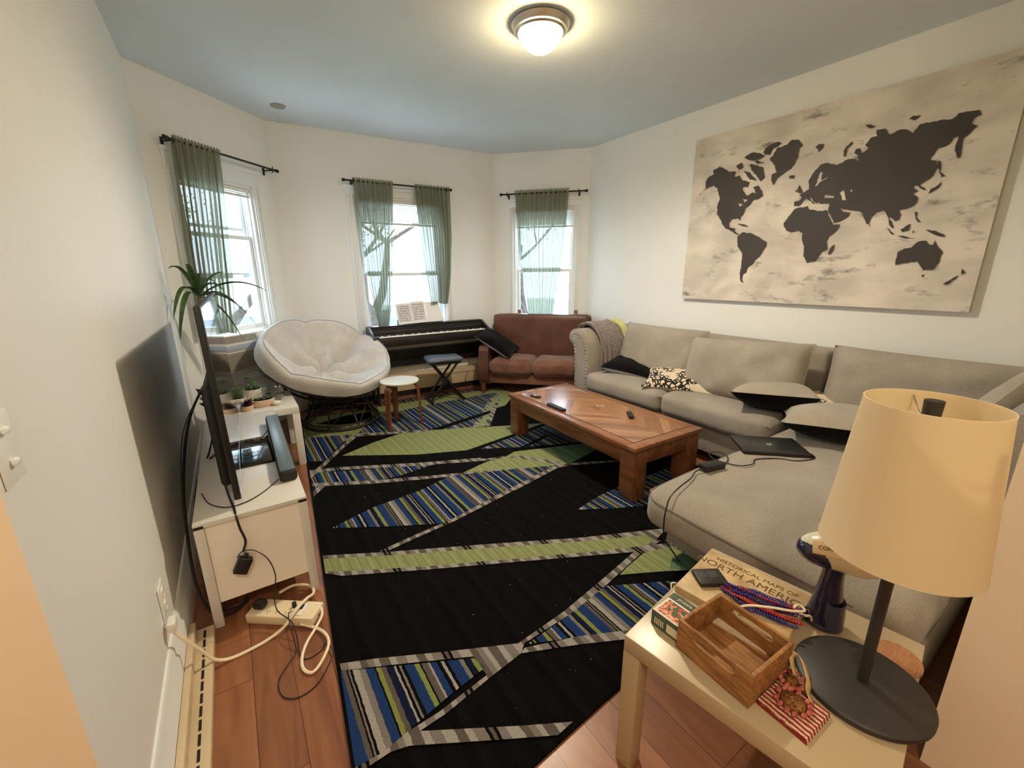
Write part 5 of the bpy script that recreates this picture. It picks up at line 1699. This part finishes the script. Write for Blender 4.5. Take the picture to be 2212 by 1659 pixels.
# tall strap-leaved plant behind the television
dr = thing('dracaena_plant', 'tall strap-leaved green plant rising behind the top of the television', 'plant', (-.165, 3.70, TZ))
g = G(); g.lathe(wallprof(.045, .06, .09), seg=32)
build('pot', g, CERAM, dr)
g = G(); g.lathe([(0, .08), (.052, .078)], seg=24)
build('soil', g, SOIL, dr)
g = G(); g.tube(smooth_path([(0, 0, .07), (.006, 0, .35), (-.004, -.01, .62), (.0, -.02, .80)], 6), .010, 8)
build('stem', g, mat('brown_stem', (104, 88, 60), .8), dr)
g = G()
base = Vector((0, -.02, .79))
tips = [  # (dx, dy, dz) of tip, arch height
 ((-.12, -.16, .19), .10), ((.42, -.10, .03), .10), ((.17, -.05, .17), .05), ((-.02, -.22, .22), .06), ((.05, -.28, .16), .05),
 ((-.12, -.35, -.24), .16), ((-.14, -.25, -.12), .15), ((.33, .02, -.24), .13), ((.26, -.05, -.12), .10), ((.22, .10, -.33), .10), ((.10, .14, .10), .08), ((-.06, .12, .16), .08), ((.15, -.20, .05), .08)]
for i, (tp, ar) in enumerate(tips):
    tp = Vector(tp)
    tp.x = max(tp.x, -.155)
    side = Vector((-tp.y, tp.x, 0)).normalized()
    if abs(tp.y) < .05: side = Vector((0, 1, 0))
    def fn(u, v, tp=tp, ar=ar, side=side):
        p = base + tp * v + Vector((0, 0, ar * 4 * v * (1 - v) * .8))
        ww = .034 * (math.sin(math.pi * min(1, .12 + .88 * v)) ** .7) + .002
        return p + side * ww * (u - .5) + Vector((0, 0, .35 * ww * abs(u - .5) * 2))
    g.grid(fn, 4, 16)
lf = build('leaves', g, GREEN, dr, weld=False, sharp=180)

# ================================================================== near white table and what is on it
TR = R_(8.35)
TC = (1.072, .372)
nt_ = thing('side_table', 'square white side table in the foreground carrying the lamp, crate and atlas', 'side table', (TC[0], TC[1], .0), TR)
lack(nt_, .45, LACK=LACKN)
Z0 = .4505
# ---- table lamp
lp = thing('table_lamp', 'black table lamp with large cream drum shade on the near white table', 'table lamp', (1.108, .192, Z0))
LBK = mat('matte_black_lamp', (46, 45, 44), .5)
g = G(); g.lathe([(0, 0), (.125, 0), (.130, .004), (.130, .014), (.124, .019), (.02, .020), (0, .020)], seg=72)
build('base', g, LBK, lp)
g = G(); g.cyl((0, 0, .019), (0, 0, .64), .0115, seg=24)
build('pole', g, LBK, lp)
g = G(); g.cyl((-.022, 0, .31), (-.010, 0, .31), .004, seg=10)
build('switch', g, LBK, lp)
SB, ST = .372, .700
g = G()
g.lathe([(.136, SB), (.1345, SB + .004), (.1065, ST - .004), (.107, ST), (.1045, ST), (.1325, SB + .004), (.134, SB), (.136, SB)], seg=96)
build('lamp_shade', g, SHADEM, lp, sharp=60)
g = G()
g.cyl((0, 0, .63), (0, 0, .655), .019, .017, seg=24)
for k in range(3):
    a = k * 2.094 + .5
    g.tube([(.017 * math.cos(a), .017 * math.sin(a), .66), (.06 * math.cos(a), .06 * math.sin(a), .665), (.1045 * math.cos(a), .1045 * math.sin(a), ST - .012)], .002, 6)
g.lathe([(.017, .657), (.022, .659), (.022, .663), (.017, .665)], seg=24)
build('shade_spider', g, SILVER, lp, weld=False)
g = G(); g.cyl((0, 0, .665), (0, 0, .705), .014, .0155, seg=24)
build('finial', g, LBK, lp)

# ---- atlas and the book under it
ATL = mat('atlas_cover', (204, 180, 134), .5, var=(170, 142, 100), scale=16, detail=9)
PAGES = mat('page_block', (216, 200, 172), .8, var=(190, 172, 142), scale=30, stretch=(1, 1, 30))
g = G(); g.box(-.125, .125, -.145, .145, 0, .016, .002)
b1 = thing('book', 'thick pale softcover book lying under the atlas on the near table', 'book', (1.108, .492, Z0), TR)
build('cover', g, PAGES, b1)
b2 = thing('atlas', 'old map atlas titled Historical Maps of North America on the near table', 'book', (1.136, .492, Z0 + .0165), TR)
g = G(); g.box(-.118, .118, -.140, .140, .0025, .0195)
build('pages', g, PAGES, b2)
g = G(); g.box(-.122, .122, -.144, .144, .0195, .022, .001); g.box(-.122, .122, -.144, .144, 0, .0022, .001)
g.box(-.123, -.1205, -.144, .144, .001, .021)
build('cover', g, ATL, b2, weld=False)
g = G()
INK = mat('sepia_ink', (96, 74, 42), .7)
TM = T4(0, 0, .0222) @ RZ(-90)
text_into(g, 'HISTORICAL MAPS OF', .0235, TM @ T4(.004, .085, 0), 0)
text_into(g, 'NORTH AMERICA', .040, TM @ T4(.0, .045, 0), 0)
build('title', g, INK, b2, weld=False, label='dark brown cover lettering')
# ---- black wallet-like power bank
pb = thing('power_bank', 'flat black power bank lying on the corner of the atlas', 'power bank', (1.098, .572, Z0 + .039), R_(-32))
g = G(); g.box(-.043, .043, -.034, .034, 0, .015, .005)
build('body', g, mat('black_rubber', (36, 34, 33), .5), pb)
g = G()
for k in range(4):
    g.box(-.004, .026 - .004 * (k % 2), .014 - k * .006, .0155 - k * .006, .0151, .0153)
g.tube([(-.018 + .007 * math.cos(a / 8 * 6.28), .004 + .007 * math.sin(a / 8 * 6.28), .0151) for a in range(8)], .0008, 4, closed=True)
build('printing', g, mat('grey_print', (120, 116, 110), .6), pb, weld=False)
# ---- bead necklaces
g = G()
rnd = random.Random(3)
p0, p1 = Vector((1.098, .512)), Vector((1.150, .352))
dirv = (p1 - p0).normalized()
sdv = Vector((-dirv.y, dirv.x))
for st_ in range(30):
    off = rnd.uniform(-1, 1)
    t0, t1 = rnd.uniform(-.02, .03), rnd.uniform(.14, .19)
    zz = rnd.uniform(0, .022) * (1 - abs(off) * .6)
    ph, am = rnd.uniform(0, 6), rnd.uniform(.001, .004)
    n = int((t1 - t0) / .0063)
    mi = st_ % 2
    for k in range(n):
        t = t0 + (t1 - t0) * k / n
        ww = .014 + .034 * min(1, max(0, (t + .02) / .08))
        q = p0 + dirv * t + sdv * (off * ww + am * math.sin(t * 60 + ph))
        tb = bmesh.new(); bmesh.ops.create_icosphere(tb, subdivisions=1, radius=.0035)
        for v in tb.verts: v.co += Vector((q.x, q.y, Z0 + .0418 + zz + .0015 * math.sin(t * 90 + ph)))
        tb.verts.index_update(); g._merge(tb, mi=mi)
build('bead_necklaces', g, [mat('red_beads', (170, 34, 44), .15, coat=.5), mat('blue_beads', (44, 48, 130), .15, coat=.5)], label='pile of shiny red and blue bead necklaces on the atlas', cat='necklaces', weld=False, kind='stuff', sharp=180)

# ---- puzzle box
pz = thing('puzzle_box', 'small white and green puzzle box with a red and orange picture at the table corner', 'puzzle', (.905, .548, Z0), R_(2))
g = G(); g.box(-.052, .052, -.044, .044, 0, .047, .001)
build('box', g, mat('dark_green_card', (74, 88, 74), .5), pz)
g = G(); g.box(-.05, .022, -.042, .042, .0472, .0478); 
build('lid_label', g, mat('white_card', (232, 224, 206), .5), pz)
PIC = bpy.data.materials.new('abstract_picture'); PIC.use_nodes = True
t = PIC.node_tree; b = t.nodes['Principled BSDF']; tc = N(t, 'ShaderNodeTexCoord'); nz = N(t, 'ShaderNodeTexNoise'); nz.inputs['Scale'].default_value = 32; nz.inputs['Distortion'].default_value = 1.2
t.links.new(tc.outputs['Object'], nz.inputs[0]); r = N(t, 'ShaderNodeValToRGB'); r.color_ramp.interpolation = 'CONSTANT'
e = r.color_ramp.elements; e[0].color = lin((70, 96, 66)); e[1].position = .47; e[1].color = lin((196, 84, 52))
for ps_, cc in ((.52, (222, 178, 150)), (.57, (206, 110, 70)), (.63, (84, 104, 70))):
    q = e.new(ps_); q.color = lin(cc)
t.links.new(nz.outputs[0], r.inputs[0]); t.links.new(r.outputs[0], b.inputs['Base Color'])
g = G(); g.box(-.044, .016, -.035, .035, .0479, .0483)
build('picture', g, PIC, pz)
g = G(); text_into(g, 'puzzle', .017, T4(.034, 0, .0474) @ RZ(-90))
g.box(-.0523, -.0521, -.038, -.004, .008, .034)
for k in range(5):
    g.box(-.0523, -.0521, .006 + k * .006, .009 + k * .006, .01, .03)
build('lettering', g, mat('pale_print', (214, 206, 186), .6), pz, weld=False)

# ---- wooden crate
cr = thing('wooden_crate', 'open brown wooden box with slot handles at the centre of the near table', 'crate', (.925, .403, Z0), R_(-2.5))
a, b, h, t_ = .088, .096, .088, .009
for y_ in (-b, b - t_):
    g = G(); g.box(-a + t_, a - t_, y_, y_ + t_, 0, h, .001)
    build('end_board', g, CRATE, cr)
g = G(); g.box(-a + t_, a - t_, -b + t_, b - t_, .002, .010)
build('bottom', g, CRATE, cr)
for s in (-1, 1):
    g = G()
    xa, xb = (s * a - t_, s * a) if s > 0 else (s * a, s * a + t_)
    zc, hh, hl = .062, .0105, .055
    g.box(xa, xb, -b, -hl, 0, h, .001); g.box(xa, xb, hl, b, 0, h, .001)
    g.box(xa, xb, -hl, hl, 0, zc - hh); g.box(xa, xb, -hl, hl, zc + hh, h)
    for q in (-1, 1):
        # rounded slot ends
        pts = [(q * hl, zc - hh), (q * hl, zc + hh)] + [(q * (hl - hh * math.cos(k)), zc + hh * math.sin(k)) for k in (1.57, 1.1, .7, .35)]
        g.prism([(q * hl, zc + hh), (q * (hl - hh), zc + hh), (q * (hl - hh * .3), zc + hh * .7), (q * hl, zc + hh * .2)], (xa, xb), 'x')
        g.prism([(q * hl, zc - hh), (q * (hl - hh), zc - hh), (q * (hl - hh * .3), zc - hh * .7), (q * hl, zc - hh * .2)], (xa, xb), 'x')
    build('side_board', g, CRATE, cr, weld=False, label='side board with a slot handle')

# ---- striped napkin stack and flower ornament
STR = stripes_mat('red_white_stripes', [((224, 196, 172), 1), ((150, 62, 52), 1.1)], .0115, 3)
cdn = thing('striped_napkins', 'stack of red and cream striped paper napkins at the near table edge', 'napkins', (.914, .254, Z0), R_(-2))
g = G()
for k in range(4):
    g.box(-.053 + .001 * k, .053, -.052 + .001 * k, .052, k * .0028, k * .0028 + .0022, .0006)
build('napkins', g, STR, cdn, weld=False)
orn = thing('flower_ornament', 'rose and gold beaded flower garland with a tan ribbon on the striped napkins', 'ornament', (.94, .262, Z0 + .012), 0)
ROSE = mat('rose_petals', (196, 112, 98), .5, var=(150, 60, 54), scale=60)
GOLD = mat('gold_thread', (170, 128, 70), .3, metal=.6, var=(120, 60, 36), scale=160, bump=.8, bscale=200)
g = G()
g.lathe([(0, .014), (.014, .013), (.024, .008), (.027, 0), (0, 0)], (-.02, -.004, 0), 24); g.lathe([(0, .011), (.011, .010), (.017, .005), (.019, 0), (0, 0)], (.034, .022, 0), 20, sy=.8)
build('gold_disc', g, GOLD, orn, weld=False)
g = G(); rnd = random.Random(2)
for cx, cy, rr_ in ((-.02, -.004, .032), (.034, .022, .024)):
    for k in range(12):
        an = k * .5236 + rnd.uniform(-.1, .1)
        g.ball((cx + rr_ * math.cos(an), cy + rr_ * math.sin(an), .006), .008, 8, sc=(1.1, .7, .5))
build('petals', g, ROSE, orn, weld=False)
g = G()
rb = [(.010, -.03, .004), (.03, -.012, .008), (.052, -.004, .012), (.072, .012, .022), (.082, .03, .036), (.07, .042, .042), (.055, .034, .03), (.045, .02, .012)]
P = smooth_path(rb, 6)
def rf(u, v):
    i = min(int(v * (len(P) - 1)), len(P) - 2); f = v * (len(P) - 1) - i
    p = P[i].lerp(P[i + 1], f)
    return p + Vector((-.006, .01, .012)) * (u - .5)
g.grid(rf, 2, 40)
o = build('ribbon', g, mat('tan_ribbon', (196, 168, 120), .6), orn, sharp=180, weld=False)
sm = o.modifiers.new('t', 'SOLIDIFY'); sm.thickness = .0012

# ---- handheld steamer
sm_ = thing('garment_steamer', 'navy and white handheld garment steamer standing on the near table under the shade', 'steamer', (1.246, .322, Z0), R_(-66))
g = G(); g.lathe([(0, 0), (.040, 0), (.044, .006), (.043, .02), (.037, .05), (.031, .09), (.026, .13), (.023, .165), (.026, .185), (0, .19)], seg=36, sx=1.05, sy=.9)
build('handle', g, NAVY, sm_)
g = G(); g.lathe([(.0425, .012), (.0405, .05), (.036, .085), (.038, .085), (.043, .045), (.0445, .014)], (.0, 0, 0), 36, sx=.75, sy=.9, M=T4(.012, 0, 0))
build('water_tank', g, mat('smoky_tank', (70, 72, 96), .12), sm_)
HM = T4(.012, 0, .232) @ RY(-6) @ Matrix.Scale(1.25, 4)
g = G(); g.ball((0, 0, 0), .054, 32, sc=(1.5, .8, .74))
for v in g.bm.verts:
    if v.co.x > 0: v.co.z *= 1 + 0.5 * v.co.x / .07
build('head', g, mat('pearl_plastic', (226, 216, 190), .2, coat=.5), sm_, M=HM)
g = G(); g.ball((-.030, 0, -.004), .0462, 28, sc=(1.16, .88, .74))
build('nose_cap', g, NAVY, sm_, M=HM)
g = G(); g.box(-.03, .028, -.0135, .0135, .0, .0012, .0005)
lb = build('label_plate', g, mat('cream_label', (236, 218, 176), .5), sm_, M=HM @ T4(-.026, -.0365, .0215) @ RX(55))
g = G(); text_into(g, 'CONAIR', .0105, T4(0, -.003, .0014), bold=.0002)
build('lettering', g, INK, lb)
cable('cream steamer cord with a tied loop lying across the atlas and beads', [(1.205, .335, Z0 + .02), (1.185, .335, Z0 + .045), (1.165, .345, Z0 + .052), (1.16, .365, Z0 + .062), (1.178, .362, Z0 + .065), (1.172, .345, Z0 + .062), (1.14, .36, Z0 + .066), (1.10, .40, Z0 + .068), (1.065, .44, Z0 + .062), (1.04, .46, Z0 + .05)], .0032, WC, name='cord', into=sm_)
g = G(); g.tube([(.014 * math.cos(k * .3927), .014 * math.sin(k * .3927), 0) for k in range(16)], .0016, 6, closed=True)
build('rubber_band', g, mat('clear_rubber', (214, 200, 164), .3), loc=(1.15, .285, Z0 + .0017), label='small clear ring lying on the near white table behind the lamp base', cat='ring')
g = G(); g.lathe([(0, 0), (.056, 0), (.058, .004), (.057, .009), (0, .0095)], seg=40, sx=1, sy=.9)
build('wooden_coaster', g, wood('round_coaster_wood', (172, 122, 84), (150, 102, 68), 9, (3, 20, 3), .5), loc=(1.262, .17, Z0 + .0003), label='round brown wooden coaster near the right corner of the near white table', cat='coaster')
g = G(); g.tube(smooth_path([(.985, .595, Z0 + .004), (.975, .61, Z0 + .02), (.985, .625, Z0 + .041), (1.0, .62, Z0 + .041)], 6), .002, 6)
build('hair_tie', g, mat('white_elastic', (232, 224, 212), .7), label='small white elastic at the atlas corner by the puzzle box', cat='elastic')

# ---- laptop and charger on the chaise
lt_ = thing('laptop', 'closed black laptop lying diagonally on the chaise seat', 'laptop', (2.335, .993, .470), R_(-44))
g = G(); g.box(-.162, .162, -.113, .113, 0, .011, .003)
build('base', g, BLACK, lt_)
g = G(); g.box(-.163, .163, -.114, .114, .0112, .019, .003)
ld = build('lid', g, mat('graphite_lid', (44, 45, 47), .35), lt_)
g = G()
g.tube([(.014 * math.cos(k * .262), .014 * math.sin(k * .262), .0192) for k in range(24)], .0009, 4, closed=True)
text_into(g, 'hp', .020, T4(0, -.006, .0192) @ RZ(0), bold=.0002)
build('logo', g, mat('silver_print', (170, 172, 174), .3), ld, weld=False)
ada = thing('laptop_charger', 'black laptop charger brick with cable lying on the chaise seat', 'charger', (1.845, 1.022, .470), R_(-14))
g = G(); g.box(-.06, .06, -.027, .027, 0, .028, .004)
build('brick', g, BLACK, ada)
adm = ada.matrix_basis.copy()
inv = (Matrix.Translation((1.845, 1.022, .470)) @ Matrix.Rotation(R_(-14), 4, 'Z')).inverted()
z1 = .4735
g = G(); g.tube([inv @ p for p in smooth_path([(1.90, 1.01, .482), (1.94, 1.01, z1), (2.02, 1.04, z1), (2.05, 1.10, z1), (2.0, 1.13, z1), (1.95, 1.08, z1), (1.95, 1.02, z1), (1.98, .955, z1), (2.05, .93, z1), (2.12, .95, z1), (2.22, .89, z1), (2.26, .83, z1), (2.32, .80, z1), (2.38, .79, z1), (2.41, .83, z1), (2.44, .87, .479)], 8)], .0028, 6)
build('cable', g, BLACK, ada)
g = G(); g.tube([inv @ p for p in smooth_path([(1.785, 1.03, .482), (1.74, 1.04, z1 + .002), (1.66, 1.01, .478), (1.55, .99, .477), (1.47, .98, .458), (1.436, .972, .41), (1.424, .968, .35), (1.44, .97, .27), (1.53, .985, .16), (1.60, 1.0, .08), (1.66, 1.02, .02)], 8)], .0034, 6)
build('power_cable', g, BLACK, ada)
g = G(); g.cyl(inv @ Vector((2.375, .79, z1 + .003)), inv @ Vector((2.40, .815, z1 + .003)), .007, seg=10)
build('cable_clip', g, BLACK, ada)
g = G(); g.cyl(inv @ Vector((2.425, .85, .480)), inv @ Vector((2.445, .885, .480)), .0075, seg=10)
build('plug', g, BLACK, ada)

# a few crumbs of lint on the dark pile
g = G(); rnd = random.Random(8)
for k in range(70):
    x, y = rnd.uniform(.5, 1.9), rnd.uniform(.85, 2.6)
    s_ = rnd.uniform(.0010, .0024)
    g.box(x, x + s_, y, y + s_, .0165, .0165 + s_)
build('lint', g, mat('white_lint', (220, 220, 216), .8), label='specks of white lint scattered on the dark part of the big rug', cat='lint', kind='stuff', weld=False)
bpy.context.view_layer.update()
